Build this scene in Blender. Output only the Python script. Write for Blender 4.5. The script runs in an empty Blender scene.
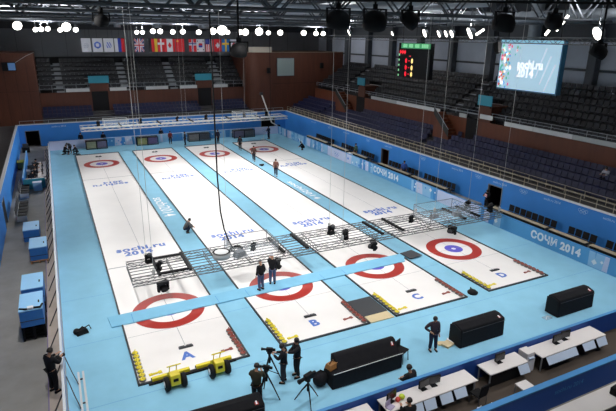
import bpy, math, random
from mathutils import Vector, Matrix
random.seed(7)
PI = math.pi
sc = bpy.context.scene
C = sc.collection

# lamp and added fill powers (W) and exposure
TOPP=4200; BACKP=4500; SIDEP=8000; LEFTP=11000; UPFILL=3200; NEARFILL=3900; EXPO=-0.3
# ------------------------------------------------------------------ helpers
def lin(c):
    return tuple(((v/255)/12.92 if v/255 <= 0.04045 else ((v/255+0.055)/1.055)**2.4) for v in c)

MATS = {}
def mat(name, rgb, rough=0.6, metal=0.0, emit=None, noise=0.0, scale=3.0, alpha=1.0, bump=0.0, stretch=None, spec=0.5):
    """procedural principled material; noise = fractional mottling of the colour"""
    if name in MATS: return MATS[name]
    m = bpy.data.materials.new(name); m.use_nodes = True
    nt = m.node_tree; b = nt.nodes['Principled BSDF']
    col = lin(rgb)
    b.inputs['Base Color'].default_value = (*col, 1)
    b.inputs['Roughness'].default_value = rough
    b.inputs['Metallic'].default_value = metal
    b.inputs['Specular IOR Level'].default_value = spec
    if emit:
        b.inputs['Emission Color'].default_value = (*col, 1)
        b.inputs['Emission Strength'].default_value = emit
    if alpha < 1: b.inputs['Alpha'].default_value = alpha
    if noise or bump:
        tc = nt.nodes.new('ShaderNodeTexCoord')
        src = tc.outputs['Object']
        if stretch:
            mp = nt.nodes.new('ShaderNodeMapping'); mp.inputs['Scale'].default_value = stretch
            nt.links.new(src, mp.inputs['Vector']); src = mp.outputs['Vector']
        n = nt.nodes.new('ShaderNodeTexNoise'); n.inputs['Scale'].default_value = scale
        n.inputs['Detail'].default_value = 5; n.inputs['Roughness'].default_value = 0.6
        nt.links.new(src, n.inputs['Vector'])
        if noise:
            r = nt.nodes.new('ShaderNodeValToRGB')
            r.color_ramp.elements[0].position = 0.3; r.color_ramp.elements[1].position = 0.7
            r.color_ramp.elements[0].color = (*[max(0, v*(1-noise)) for v in col], 1)
            r.color_ramp.elements[1].color = (*[min(1, v*(1+noise)) for v in col], 1)
            nt.links.new(n.outputs['Fac'], r.inputs['Fac']); nt.links.new(r.outputs['Color'], b.inputs['Base Color'])
        if bump:
            bp = nt.nodes.new('ShaderNodeBump'); bp.inputs['Strength'].default_value = bump
            bp.inputs['Distance'].default_value = 0.02
            nt.links.new(n.outputs['Fac'], bp.inputs['Height']); nt.links.new(bp.outputs['Normal'], b.inputs['Normal'])
    MATS[name] = m
    return m

class MB:
    """collects shapes; build() links them as ONE mesh object"""
    def __init__(s): s.v=[]; s.f=[]; s.mi=[]; s.mats=[]; s.smooth=[]
    def _m(s, m):
        if m is None: return 0
        if m not in s.mats: s.mats.append(m)
        return s.mats.index(m)
    def add(s, vs, fs, m=None, smooth=False):
        o=len(s.v); s.v += [tuple(v) for v in vs]; k=s._m(m)
        for f in fs: s.f.append(tuple(i+o for i in f)); s.mi.append(k); s.smooth.append(smooth)
        return s
    def box(s, c, d, m=None, rz=0, top=None, M=None):
        """box centred at c with size d; top=(sx,sy) scales the upper face"""
        hx,hy,hz = d[0]/2,d[1]/2,d[2]/2; tx,ty = top if top else (1,1)
        vs=[(-hx,-hy,-hz),(hx,-hy,-hz),(hx,hy,-hz),(-hx,hy,-hz),(-hx*tx,-hy*ty,hz),(hx*tx,-hy*ty,hz),(hx*tx,hy*ty,hz),(-hx*tx,hy*ty,hz)]
        R = M if M else Matrix.Rotation(rz,3,'Z')
        vs=[Vector(c)+R@Vector(v) for v in vs]
        return s.add(vs,[(3,2,1,0),(4,5,6,7),(0,1,5,4),(1,2,6,5),(2,3,7,6),(3,0,4,7)],m)
    def b2(s, x0,x1,y0,y1,z0,z1,m=None):
        return s.box(((x0+x1)/2,(y0+y1)/2,(z0+z1)/2),(abs(x1-x0),abs(y1-y0),abs(z1-z0)),m)
    def quad(s, pts, m=None): return s.add(pts,[tuple(range(len(pts)))],m)
    def rect(s, x0,x1,y0,y1,z,m=None): return s.quad([(x0,y0,z),(x1,y0,z),(x1,y1,z),(x0,y1,z)],m)
    def tube(s, pts, r, m=None, n=6, cap=True):
        pts=[Vector(p) for p in pts]; rs = r if isinstance(r,(list,tuple)) else [r]*len(pts)
        vs=[]; fs=[]
        for i,p in enumerate(pts):
            d=(pts[min(i+1,len(pts)-1)]-pts[max(i-1,0)]).normalized()
            a=d.cross(Vector((0,0,1)))
            if a.length<1e-3: a=d.cross(Vector((1,0,0)))
            a.normalize(); b=d.cross(a)
            for k in range(n):
                t=2*PI*k/n; vs.append(p+rs[i]*(math.cos(t)*a+math.sin(t)*b))
        for i in range(len(pts)-1):
            for k in range(n):
                k2=(k+1)%n; fs.append((i*n+k,i*n+k2,(i+1)*n+k2,(i+1)*n+k))
        if cap: fs.append(tuple(range(n))); fs.append(tuple(range((len(pts)-1)*n,len(pts)*n))[::-1])
        return s.add(vs,fs,m,n>6)
    def lathe(s, prof, c=(0,0,0), m=None, n=16, M=None):
        vs=[]; fs=[]; c=Vector(c)
        for r,z in prof:
            for k in range(n):
                t=2*PI*k/n; v=Vector((r*math.cos(t),r*math.sin(t),z)); vs.append(c+(M@v if M else v))
        for i in range(len(prof)-1):
            for k in range(n):
                k2=(k+1)%n; fs.append((i*n+k,i*n+k2,(i+1)*n+k2,(i+1)*n+k))
        fs.append(tuple(range(n))[::-1]); fs.append(tuple(range((len(prof)-1)*n,len(prof)*n)))
        return s.add(vs,fs,m,True)
    def ball(s, c, r, m=None, n=10, sc=(1,1,1)):
        k=n//2+1; prof=[(max(1e-4,math.sin(PI*i/k)),-math.cos(PI*i/k)) for i in range(k+1)]
        return s.lathe([(a*r,b*r) for a,b in prof],c,m,n,Matrix.Diagonal(sc))
    def ring(s, c, r0, r1, m=None, n=48, sy=1.0, ax=(Vector((1,0,0)),Vector((0,1,0)))):
        vs=[];fs=[];c=Vector(c)
        for k in range(n):
            t=2*PI*k/n
            for r in (r0,r1): vs.append(c+r*(math.cos(t)*ax[0]+math.sin(t)*sy*ax[1]))
        for k in range(n):
            k2=(k+1)%n; fs.append((2*k,2*k+1,2*k2+1,2*k2))
        return s.add(vs,fs,m)
    def prism(s, prof, x0, x1, m=None, axis='x'):
        """profile in (y,z) swept along x, or in (x,z) swept along y"""
        n=len(prof)
        vs=[((x,a,b) if axis=='x' else (a,x,b)) for x in (x0,x1) for a,b in prof]
        fs=[tuple(range(n)),tuple(range(n,2*n))[::-1]]+[(i,i+n,(i+1)%n+n,(i+1)%n) for i in range(n)]
        return s.add(vs,fs,m)
    def build(s, name, m=None, parent=None, loc=None, rz=0, bevel=0):
        me=bpy.data.meshes.new(name); me.from_pydata(s.v,[],s.f)
        mats = s.mats if s.mats else [m]
        for x in mats: me.materials.append(x)
        me.polygons.foreach_set('material_index', s.mi if s.mats else [0]*len(s.f))
        me.polygons.foreach_set('use_smooth', s.smooth)
        import bmesh
        bm=bmesh.new(); bm.from_mesh(me); bmesh.ops.recalc_face_normals(bm, faces=bm.faces); bm.to_mesh(me); bm.free()
        o=bpy.data.objects.new(name,me); C.objects.link(o)
        if loc is not None: o.location=loc
        o.rotation_euler.z=rz
        if parent: o.parent=parent
        if bevel:
            b=o.modifiers.new('bevel','BEVEL'); b.width=bevel; b.segments=3; b.limit_method='ANGLE'
        return o

def tag(o,label=None,cat=None,group=None,kind=None):
    if label: o['label']=label
    if cat: o['category']=cat
    if group: o['group']=group
    if kind: o['kind']=kind
    return o
def thing(name,label,cat,loc=(0,0,0),rz=0,group=None):
    o=bpy.data.objects.new(name,None); C.objects.link(o); o.location=loc; o.rotation_euler.z=rz
    o.empty_display_size=0.2
    return tag(o,label,cat,group)
def struct(o): o['kind']='structure'; return o
def dup(src, loc, rz=None, label=None, group=None):
    r=src.copy(); C.objects.link(r); r.location=loc
    if rz is not None: r.rotation_euler.z=rz
    if label: r['label']=label
    if group: r['group']=group
    for ch in list(src.children):
        c=ch.copy(); C.objects.link(c); c.parent=r
        for g in list(ch.children):
            d=g.copy(); C.objects.link(d); d.parent=c
    return r
ORD=['first','second','third','fourth','fifth','sixth','seventh','eighth','ninth','tenth']
def nth(i):
    if i<10: return ORD[i]
    k=i+1; return f"{k}{'th' if 10<=k%100<=20 else {1:'st',2:'nd',3:'rd'}.get(k%10,'th')}"

def text_mesh(txt, size, bold=0.0, space=1.0, extrude=0.0):
    """lettering as (verts, faces), centred on the origin in the xy plane"""
    cu=bpy.data.curves.new('lettering','FONT'); cu.body=txt; cu.size=size; cu.align_x='CENTER'; cu.align_y='CENTER'
    cu.offset=bold; cu.space_character=space; cu.extrude=extrude; cu.resolution_u=3
    o=bpy.data.objects.new('lettering',cu); C.objects.link(o)
    dg=bpy.context.evaluated_depsgraph_get(); me=bpy.data.meshes.new_from_object(o.evaluated_get(dg))
    vs=[v.co.copy() for v in me.vertices]; fs=[tuple(p.vertices) for p in me.polygons]
    bpy.data.objects.remove(o); bpy.data.curves.remove(cu); bpy.data.meshes.remove(me)
    return vs,fs
TX={}
def put_text(mb, txt, size, c, ex, ey, m, bold=0.0, space=1.0, wx=1.0):
    k=(txt,size,bold,space)
    if k not in TX: TX[k]=text_mesh(txt,size,bold,space)
    vs,fs=TX[k]; c=Vector(c); ex=Vector(ex); ey=Vector(ey)
    mb.add([c+v.x*wx*ex+v.y*ey for v in vs],fs,m)

# ------------------------------------------------------------------ camera
CAM=Vector((-13.6159,-24.2004,13.6453)); YAW,PITCH,ROLL=0.4631,0.3213,0.0121
fw=Vector((math.sin(YAW)*math.cos(PITCH),math.cos(YAW)*math.cos(PITCH),-math.sin(PITCH)))
ri=Vector((math.cos(YAW),-math.sin(YAW),0)); up=ri.cross(fw)
ri,up=(math.cos(ROLL)*ri+math.sin(ROLL)*up, math.cos(ROLL)*up-math.sin(ROLL)*ri)
cd=bpy.data.cameras.new('camera'); cd.sensor_width=36; cd.lens=510.4926/616*36; cd.clip_end=300
cam=bpy.data.objects.new('camera',cd); C.objects.link(cam)
cam.matrix_world=Matrix(((ri.x,up.x,-fw.x,CAM.x),(ri.y,up.y,-fw.y,CAM.y),(ri.z,up.z,-fw.z,CAM.z),(0,0,0,1)))
sc.camera=cam
def inview(p, margin=6):
    d=Vector(p)-CAM; z=d.dot(fw)
    if z<1: return False
    x=308+510.5*d.dot(ri)/z; y=205.5-510.5*d.dot(up)/z
    return -margin<x<616+margin and -margin<y<411+margin

# ------------------------------------------------------------------ materials
ICE=mat('ice_white',(238,234,232),0.45,noise=0.03,scale=0.4)
CARPET=mat('carpet_blue',(138,192,218),0.9,noise=0.05,scale=0.9,spec=0.2)
RUNNER=mat('runner_blue',(126,184,214),0.9,noise=0.04,scale=1.5,spec=0.2)
CONC=mat('concrete',(138,135,130),0.75,noise=0.14,scale=0.8)
WALLB=mat('wall_blue',(50,130,212),0.6,noise=0.05,scale=0.6)
WALLD=mat('wall_dark_blue',(28,72,150),0.6)
TRIM=mat('trim_white',(214,220,228),0.5)
BUMP=mat('bumper_black',(46,50,54),0.7)
RED=mat('ring_red',(166,42,32),0.5,noise=0.05,scale=2)
BLUE=mat('ring_blue',(88,80,190),0.5)
INK=mat('letter_blue',(66,108,190),0.5)
LINE=mat('line_grey',(150,150,155),0.5)
WHITE=mat('white_paint',(236,238,242),0.5)
PALEB=mat('pale_blue',(150,195,228),0.6)
MIDB=mat('mid_blue',(70,140,200),0.6)
BOARDB=mat('board_blue',(88,160,212),0.55,noise=0.04,scale=0.7)
LILAC=mat('lilac_white',(205,208,232),0.5,noise=0.05,scale=1)
BLACK=mat('black_cloth',(24,24,28),0.85,noise=0.2,scale=5,spec=0.2)
BLK=mat('black_plastic',(20,20,22),0.75,spec=.25)
DKGREY=mat('dark_grey',(58,60,64),0.7)
WOOD=mat('brown_wood',(92,46,24),0.55,noise=0.18,scale=2.5,stretch=(1,1,0.15))
WOODD=mat('dark_wood',(82,43,27),0.6,noise=0.16,scale=2.5,stretch=(1,1,0.15))
NAVY=mat('navy_seat',(26,29,62),0.5)
GSEAT=mat('grey_seat',(20,22,28),0.5)
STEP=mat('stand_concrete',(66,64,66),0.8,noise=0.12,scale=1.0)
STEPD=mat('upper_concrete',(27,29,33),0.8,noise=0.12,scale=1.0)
STEEL=mat('steel',(165,170,176),0.4,metal=0.6)
ALU=mat('aluminium',(205,207,208),0.45,metal=0.3)
DUCT=mat('duct_silver',(150,156,162),0.4,metal=0.5,noise=0.1,scale=2)
CEIL=mat('ceiling_grey',(186,190,196),0.8,noise=0.35,scale=0.5,stretch=(1,4,1))
BEAM=mat('beam_dark',(66,70,76),0.6)
PANEL=mat('wall_panel_grey',(112,114,118),0.7,noise=0.08,scale=0.5)
YEL=mat('yellow',(226,206,40),0.45)
STONE=mat('granite',(112,112,112),0.35,noise=0.25,scale=30)
STRED=mat('stone_red',(142,66,54),0.45)
BEIGE=mat('beige_board',(206,188,150),0.7,noise=0.06,scale=2)
SKIN=mat('skin',(196,146,118),0.55)
HAIR=mat('hair_dark',(34,26,22),0.6)
TEAL=mat('teal_sign',(52,140,160),0.5)
CLEAR=mat('clear_sheet',(215,225,232),0.25,alpha=0.22)

# ------------------------------------------------------------------ floor, carpet, ice
LT=34.747
o=MB().b2(-30,32,-32,62,-0.3,0,CONC).build('floor'); struct(o)
o=MB().b2(-14.55,15.5,-11.0,44.2,0,0.012,CARPET)
# seams between carpet lengths
for yy in (-6.2,-1.5,3.2,40.2): o.rect(-14.5,15.4,yy,yy+0.02,0.0135,MIDB)
o=o.build('rink_carpet'); struct(o)

XS=[-9.556,-3.185,3.185,9.556]; W=4.81; Y0=-5.64; Y1=LT+5.36
GL=['A','B','C','D']
where=['nearest the low left barrier','second from the left barrier','between sheets B and D','nearest the long right wall']
for k,x in enumerate(XS):
    t=thing('ice_sheet',f'long white curling sheet lettered {GL[k]} with red and blue houses, {where[k]}','curling sheet',(x,0,0))
    m=MB(); z=0.03
    m.b2(-W/2+.06,W/2-.06,Y0+.06,Y1-.06,0.0125,z,ICE)
    for yt in (0,LT):
        m.ring((0,yt,z+.004),1.22,1.83,RED,64)
        m.ring((0,yt,z+.004),0.15,0.61,BLUE,40)
        m.ring((0,yt,z+.004),0.0,0.15,WHITE,20)
        m.rect(-W/2+.1,W/2-.1,yt-.012,yt+.012,z+.006,LINE)
        s=-1 if yt==0 else 1
        m.rect(-W/2+.1,W/2-.1,yt+s*1.83-.012,yt+s*1.83+.012,z+.003,LINE)
        m.rect(-W/2+.1,W/2-.1,yt-s*6.4-.05,yt-s*6.4+.05,z+.003,LINE)
        m.rect(-.25,.25,yt+s*3.66-.02,yt+s*3.66+.02,z+.003,LINE)
    m.rect(-.012,.012,-3.66,LT+3.66,z+.002,LINE)
    put_text(m,'sochi.ru',.95,(0.05,9.0,z+.008),(1,0,0),(0,1,0),INK,bold=.04,space=1.12,wx=.92)
    put_text(m,'2014',.85,(-.22,8.22,z+.008),(1,0,0),(0,1,0),INK,bold=.045,space=1.1,wx=.95)
    put_text(m,'sochi.ru',.95,(-.05,25.75,z+.008),(-1,0,0),(0,-1,0),INK,bold=.04,space=1.12,wx=.92)
    put_text(m,'2014',.85,(.22,26.53,z+.008),(-1,0,0),(0,-1,0),INK,bold=.045,space=1.1,wx=.95)
    put_text(m,GL[k],.78,(-.1,-4.4,z+.006),(1,0,0),(0,1,0),INK,bold=.035)
    m.build('ice_surface',parent=t)
    b=MB(); h=.085
    b.b2(-W/2,-W/2+.075,Y0,Y1,.012,h); b.b2(W/2-.075,W/2,Y0,Y1,.012,h); b.b2(-W/2,W/2,Y0,Y0+.09,.012,h); b.b2(-W/2,W/2,Y1-.09,Y1,.012,h)
    b.build('foam_border',BUMP,t)
    for yy,nm in ((-3.66,'hack'),(LT+3.66,'hack')):
        hm=MB(); sgn=-1 if yy<0 else 1
        for sx in (-.17,.17): hm.prism([(yy-.13,z),(yy+.13,z),(yy+.13*sgn,z+.09)],sx-.13,sx+.13)
        hm.box((0,yy+sgn*.06,z+.012),(.66,.16,.024)); hm.build('hack',DKGREY,t)

# white lettering on the two carpet strips
m=MB(); put_text(m,'sochi2014',1.25,(-6.42,17.2,.02),(0,-1,0),(1,0,0),WHITE,bold=.01,wx=1.05)
tag(m.build('strip_lettering'),'white lettering lying along the blue strip between sheets A and B','lettering')
m=MB(); put_text(m,'sochi2014',0.8,(6.3,16.8,.02),(0,-1,0),(1,0,0),WHITE,bold=.01,wx=1.9)
tag(m.build('strip_lettering'),'white lettering lying along the blue strip between sheets C and D','lettering')

# temporary runner over the near houses
m=MB(); th=.09
pts=[(-12.5,.45),(5.95,.74),(5.25,-.33),(-12.42,-.6)]
m.add([(x,y,zz) for zz in (.014,th) for x,y in pts],[(3,2,1,0),(4,5,6,7),(0,1,5,4),(1,2,6,5),(2,3,7,6),(3,0,4,7)],RUNNER)
for xa in (-11.4,-7.0,-5.3,-.6,.9):
    m.rect(xa,xa+.03,-.6,.28,th+.003,MIDB)
tag(m.build('carpet_runner'),'long light blue carpet runner laid across the near houses of sheets A, B and C','carpet runner')
tag(MB().b2(-1.12,0.72,-4.95,-3.25,.013,.05).build('rubber_mat',DKGREY),'dark grey mat on the strip between sheets B and C','mat')
tag(MB().b2(-.72,.68,-5.62,-4.98,.013,.06).build('plywood_sheet',BEIGE),'pale beige board lying in front of the dark grey mat','board')
tag(MB().box((6.2,.28,.13),(1.05,1.0,.03),rz=.15).build('rubber_mat',DKGREY),'dark grey square mat at the right end of the blue runner','mat')

# ------------------------------------------------------------------ curling stones
def make_stone(colm,label,group):
    t=thing('curling_stone',label,'curling stone',(0,0,0),0,group)
    MB().lathe([(.06,0),(.115,.012),(.143,.04),(.146,.06),(.143,.08),(.115,.105),(.06,.114)],m=STONE).build('granite_body',parent=t)
    m=MB(); m.lathe([(.125,.1),(.12,.122),(.06,.132)],m=colm,n=14)
    m.tube([(0,-.05,.12),(0,-.05,.17),(0,-.02,.19),(0,.1,.185),(0,.13,.175)],.022,colm,6)
    m.build('handle',parent=t)
    return t
zi=.03
first={}
for k,x in enumerate(XS):
    for colm,cn,sx in ((YEL,'yellow',-1),(STRED,'red',1)):
        for i in range(8):
            lab=f'{cn} handled curling stone, {ORD[i]} from the near end of the {cn} row on sheet {GL[k]}'
            grp=f'{cn} stones in the row on sheet {GL[k]}'
            loc=(x+sx*2.17+random.uniform(-.02,.02), -5.36+i*.29, zi); rz=random.uniform(-.5,.5)
            if cn not in first:
                s=make_stone(colm,lab,grp); first[cn]=s; s.location=loc; s.rotation_euler.z=rz
            else: dup(first[cn],loc,rz,lab,grp)
        # flat colour paddle that lies beside each row
        m=MB(); m.box((0,0,.02),(.3,.09,.03),colm); m.box((.2,0,.02),(.14,.18,.03),colm); m.box((-.2,0,.03),(.14,.12,.05),colm)
        tag(m.build('marker_paddle',loc=(x+sx*1.62,-4.75 if sx>0 else -5.1,zi),rz=.1),f'flat {cn} paddle lying on the ice beside the {cn} stones of sheet {GL[k]}','paddle')

# ------------------------------------------------------------------ perimeter boards
def panel_board(name,label,p0,p1,h,base,deco,th=.09,group=None,cap=TRIM):
    """upright board from p0 to p1 (2D); deco(mb, L, h) draws on the rink face in local x (along) / z"""
    p0=Vector((*p0,0)); p1=Vector((*p1,0)); d=p1-p0; L=d.length
    t=thing(name,label,'advertising board',p0,math.atan2(d.y,d.x),group)
    m=MB(); m.b2(0,L,-th/2,th/2,0.012,h,base)
    deco(m,L,h,th/2+.004); m.build('panel',parent=t)
    MB().b2(0,L,-th/2-.012,th/2+.012,h,h+.03,cap).build('top_rail',parent=t)
    return t
def deco_pattern(seed):
    def f(m,L,h,y):
        r=random.Random(seed); x=0.05; i=0
        while x<L-.2:
            w=min(r.uniform(.3,.9),L-.05-x); sk=r.uniform(-.12,.12)
            c=r.choice([PALEB,MIDB,BOARDB,LILAC,MIDB,PALEB])
            yy=y+.0004*(i%3)
            m.quad([(x,yy,.05),(x+w,yy,.05),(min(L-.02,max(.02,x+w+sk)),yy,h-.03),(min(L-.02,max(.02,x+sk)),yy,h-.03)],c)
            x+=w*.8; i+=1
        for _ in range(int(L*2)):
            cx=r.uniform(.3,L-.3); cz=r.uniform(.25,h-.25); s=r.uniform(.08,.2)
            m.quad([(cx-s,y+.002,cz),(cx,y+.002,cz-s),(cx+s,y+.002,cz),(cx,y+.002,cz+s)],r.choice([WHITE,PALEB,WALLB]))
    return f
def deco_rings(m,L,h,y):
    r=h*.17; cx=L/2; cz=h*.55
    for i,(dx,dz) in enumerate(((-2.3,0),(0,0),(2.3,0),(-1.15,-1),(1.15,-1))):
        m.ring((cx-dx*r,y,cz+dz*r),r*.82,r,MIDB if i!=4 else BLUE,24,ax=(Vector((1,0,0)),Vector((0,0,1))))
def deco_plain(m,L,h,y): pass
def deco_text(txt,size,wx=1.0):
    def f(m,L,h,y): put_text(m,txt,size,(L/2,y,h*.52),(-1,0,0),(0,0,1),WHITE,bold=.035,wx=wx,space=1.08)
    return f
# right side: p0 -> p1 runs so the local +y side faces the rink (-x): go +y direction
BX=15.55; BH=1.08
segs=[(-11.0,-7.0,'plain','short plain light blue board by the front right corner'),
      (-7.0,-5.6,'pat','patterned blue board between plain board and СОЧИ 2014 board near the front right corner'),
      (-5.6,-0.6,'text','light blue board with white СОЧИ 2014 lettering near the front right corner'),
      (-.6,1.6,'plain','plain light blue board left of the large СОЧИ 2014 board'),
      (1.6,3.9,'pat2','patterned blue board under the end of the hanging truss'),
      (3.9,8.9,'rings','pale lilac board with five rings beside the hanging truss'),
      (8.9,12.6,'pat3','patterned blue and white board left of the near pale ringed board'),
      (12.6,14.6,'plain','plain light blue board right of the distant white lettering'),
      (14.6,19.0,'text2','light blue board with distant white СОЧИ 2014 lettering by a doorway'),
      (19.0,24.6,'pat4','patterned blue board between the far lettering and the far rings board'),
      (24.6,29.0,'rings2','pale lilac board with five rings halfway down the right side'),
      (29.0,36.5,'pat5','patterned blue board beyond the far ringed board'),
      (36.5,44.2,'pat6','patterned pale blue board ending at the far right corner')]
for i,(a,b,kd,lab) in enumerate(segs):
    base={'p':BOARDB,'t':BOARDB,'r':LILAC}[kd[0]]
    de=deco_plain
    if kd.startswith('pat'): de=deco_pattern(i+3)
    if kd.startswith('text'): de=deco_text('СОЧИ 2014',.72 if kd=='text' else .8,.98)
    if kd.startswith('rings'): de=deco_rings
    panel_board('advertising_board',lab,(BX,a),(BX,b),BH,base,de,cap=MIDB)
# back side: runs so local +y faces -y (towards camera): from +x to -x
bsegs=[(15.5,11.9,LILAC,'rings','pale lilac board at the far right end of the back boards'),
       (11.9,4.6,BOARDB,'pat','patterned blue back board behind the far houses of sheets C and D'),
       (4.6,-2.3,PALEB,'pat','patterned blue back board behind the gap of sheets B and C'),
       (-2.3,-8.4,BOARDB,'pat','patterned blue back board behind the far houses of sheets A and B'),
       (-8.4,-14.55,LILAC,'plain','plain pale lilac board at the far left end of the back boards')]
for i,(a,b,base,kd,lab) in enumerate(bsegs):
    de=deco_pattern(40+i) if kd=='pat' else (deco_rings if kd=='rings' else deco_plain)
    panel_board('advertising_board',lab,(a,44.25),(b,44.25),BH,base,de,cap=TRIM)
# front: dark blue backs seen from the stand
fs=[-14.5,-10.6,-5.6,-.6,4.4,9.4,15.5]
fl=['below the bottom edge of the photo at left','beside the nearest black cover','behind the long media table','behind the middle white table','behind the right white table','at the front right corner']
for i in range(6):
    t=thing('front_board',f'dark blue rink board {fl[i]}','rink board',(fs[i],-11.12,0))
    MB().b2(0,fs[i+1]-fs[i]-.01,-.05,.05,0.0,1.0,WALLD).build('panel',parent=t)
    MB().b2(0,fs[i+1]-fs[i]-.01,-.07,.07,1.0,1.03,MIDB).build('top_rail',parent=t)
# left: low barrier with diagonal struts on a beige strip
ys=[-11,-4,2,8,14,20,26,32,38,44.2]
bl=['by the standing photographer','beside the lowest stacked blue box','beside the pair of blue boxes','beside the upper blue boxes','beside the nearer row of black seats','beside the farther row of black seats','beside the media desk','behind the media desk','at the far left corner']
for i in range(9):
    t=thing('left_barrier',f'low white topped barrier panel with slanted props {bl[i]}','rink barrier',(-14.62,ys[i],0))
    L=ys[i+1]-ys[i]-.01
    MB().b2(-.04,.04,0,L,0,.95,LILAC).build('panel',parent=t)
    MB().b2(-.05,.05,0,L,.95,.98,TRIM).build('top_rail',parent=t)
    k=0.9
    while k<L:
        MB().tube([(-.05,k,.92),(-.5,k-.05,.02)],.028).build('strut',DKGREY,t); k+=2.0
o=MB().b2(-15.2,-14.66,-11,44.2,0,.04,mat('strip_beige',(172,160,150),.8,noise=.08,scale=1.2)).b2(-15.24,-15.2,-11,44.2,0,.1,mat('edge_purple',(116,104,140),.6)).build('cable_strip')
struct(o)

# ------------------------------------------------------------------ blue walls
RX=18.15; BY=47.6; LX=-17.75; H=2.72
def wall_holes(along, a0,a1, holes, plane, th, name, mtl, axis):
    m=MB(); cur=a0
    def seg(s,e,z0,z1):
        if axis=='y': m.b2(plane,plane+th,s,e,z0,z1,mtl)
        else: m.b2(s,e,plane,plane+th,z0,z1,mtl)
    for (h0,h1,hz) in holes:
        seg(cur,h0,0,H); seg(h0,h1,hz,H); cur=h1
    seg(cur,a1,0,H)
    return struct(m.build(name))
wall_holes('y',-13.4,BY,[(4.25,5.75,2.1),(20.1,21.5,2.05)],RX,.2,'wall_right',WALLB,'y')
wall_holes('x',LX,RX+.2,[(-17.05,-15.5,2.0),(14.2,16.4,2.0)],BY,.2,'wall_back',WALLB,'x')
wall_holes('y',-13.4,BY+.2,[(16.6,18.2,2.0)],LX-.2,.2,'wall_left',WALLB,'y')
struct(MB().b2(RX-.03,RX+.23,-13.4,BY,H,H+.07,TRIM).build('trim_1'))
struct(MB().b2(LX,RX,BY-.03,BY+.23,H,H+.07,TRIM).build('trim_2'))
struct(MB().b2(LX-.22,LX+.03,-13.4,BY+.2,H,H+.07,TRIM).build('trim_3'))
def door(n,axis,plane,a0,a1,hz,depth,inner=BLK):
    m=MB(); w=.07
    if axis=='y':
        s=1 if plane>0 else -1; e=-.03*s
        for a in (a0,a1): m.b2(plane+e,plane+.2*s,a-w/2,a+w/2,0,hz,PANEL)
        m.b2(plane+e,plane+.2*s,a0,a1,hz-w/2,hz+w/2,PANEL)
        o=struct(m.build(f'door_{n}'))
        p=MB().b2(plane+depth*s,plane+(depth+.05)*s,a0-.4,a1+.4,0,2.4,inner)
        p.b2(plane+.2*s,plane+depth*s,a0-.4,a0-.35,0,2.4,inner); p.b2(plane+.2*s,plane+depth*s,a1+.35,a1+.4,0,2.4,inner)
        p.b2(plane+.2*s,plane+(depth+.05)*s,a0-.4,a1+.4,2.4,2.44,inner)
    else:
        for a in (a0,a1): m.b2(a-w/2,a+w/2,plane-.03,plane+.2,0,hz,PANEL)
        m.b2(a0,a1,plane-.03,plane+.2,hz-w/2,hz+w/2,PANEL)
        o=struct(m.build(f'door_{n}'))
        p=MB().b2(a0-.4,a1+.4,plane+depth,plane+depth+.05,0,2.4,inner)
        p.b2(a0-.4,a0-.35,plane+.2,plane+depth,0,2.4,inner); p.b2(a1+.35,a1+.4,plane+.2,plane+depth,0,2.4,inner)
        p.b2(a0-.4,a1+.4,plane+.2,plane+depth+.05,2.4,2.44,inner)
    p.build('passage',parent=o)
    return o
door(1,'y',RX,4.25,5.75,2.1,1.6)
d=door(2,'y',RX,20.1,21.5,2.05,1.6,WOODD)
door(3,'x',BY,-17.05,-15.5,2.0,1.6)
door(4,'x',BY,14.2,16.4,2.0,1.6)
door(5,'y',LX-.0,16.6,18.2,2.0,1.6)
FAINT=mat('print_pale',(176,206,236),.6)
# small white texts and ring emblems along the blue walls
for i,yy in enumerate((38,33.5,29.2,24.3,20.3,14.4,9.6,7.0,4.6,2.2,-.4,-2.9,-5.1,-9)):
    m=MB()
    if i%2==0:
        put_text(m,'sochi.ru 2014',.26,(RX-.006,yy,2.42),(0,-1,0),(0,0,1),FAINT,bold=.002)
        nm,lb='wall_lettering','small pale sochi.ru 2014 lettering high on blue right wall'
    else:
        for (dx,dz) in ((-.26,0),(0,0),(.26,0),(-.13,-.11),(.13,-.11)):
            m.ring((RX-.006,yy+dx,2.44+dz),.09,.112,FAINT,16,ax=(Vector((0,1,0)),Vector((0,0,1))))
        nm,lb='wall_rings','small pale ring emblem high on blue right wall'
    pos=f', {nth(i)} from far end'
    tag(m.build(nm),lb+pos,'wall mark',group='white marks on the blue right wall')
for i,xx in enumerate((-13.2,-5.0,3.0,10.5)):
    m=MB(); put_text(m,'sochi.ru 2014',.3,(xx,BY-.006,2.38),(1,0,0),(0,0,1),FAINT,bold=.004)
    tag(m.build('wall_lettering'),f'small pale sochi.ru 2014 lettering on the blue back wall, {ORD[i]} from the left','wall mark',group='white marks on the blue back wall')

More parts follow.
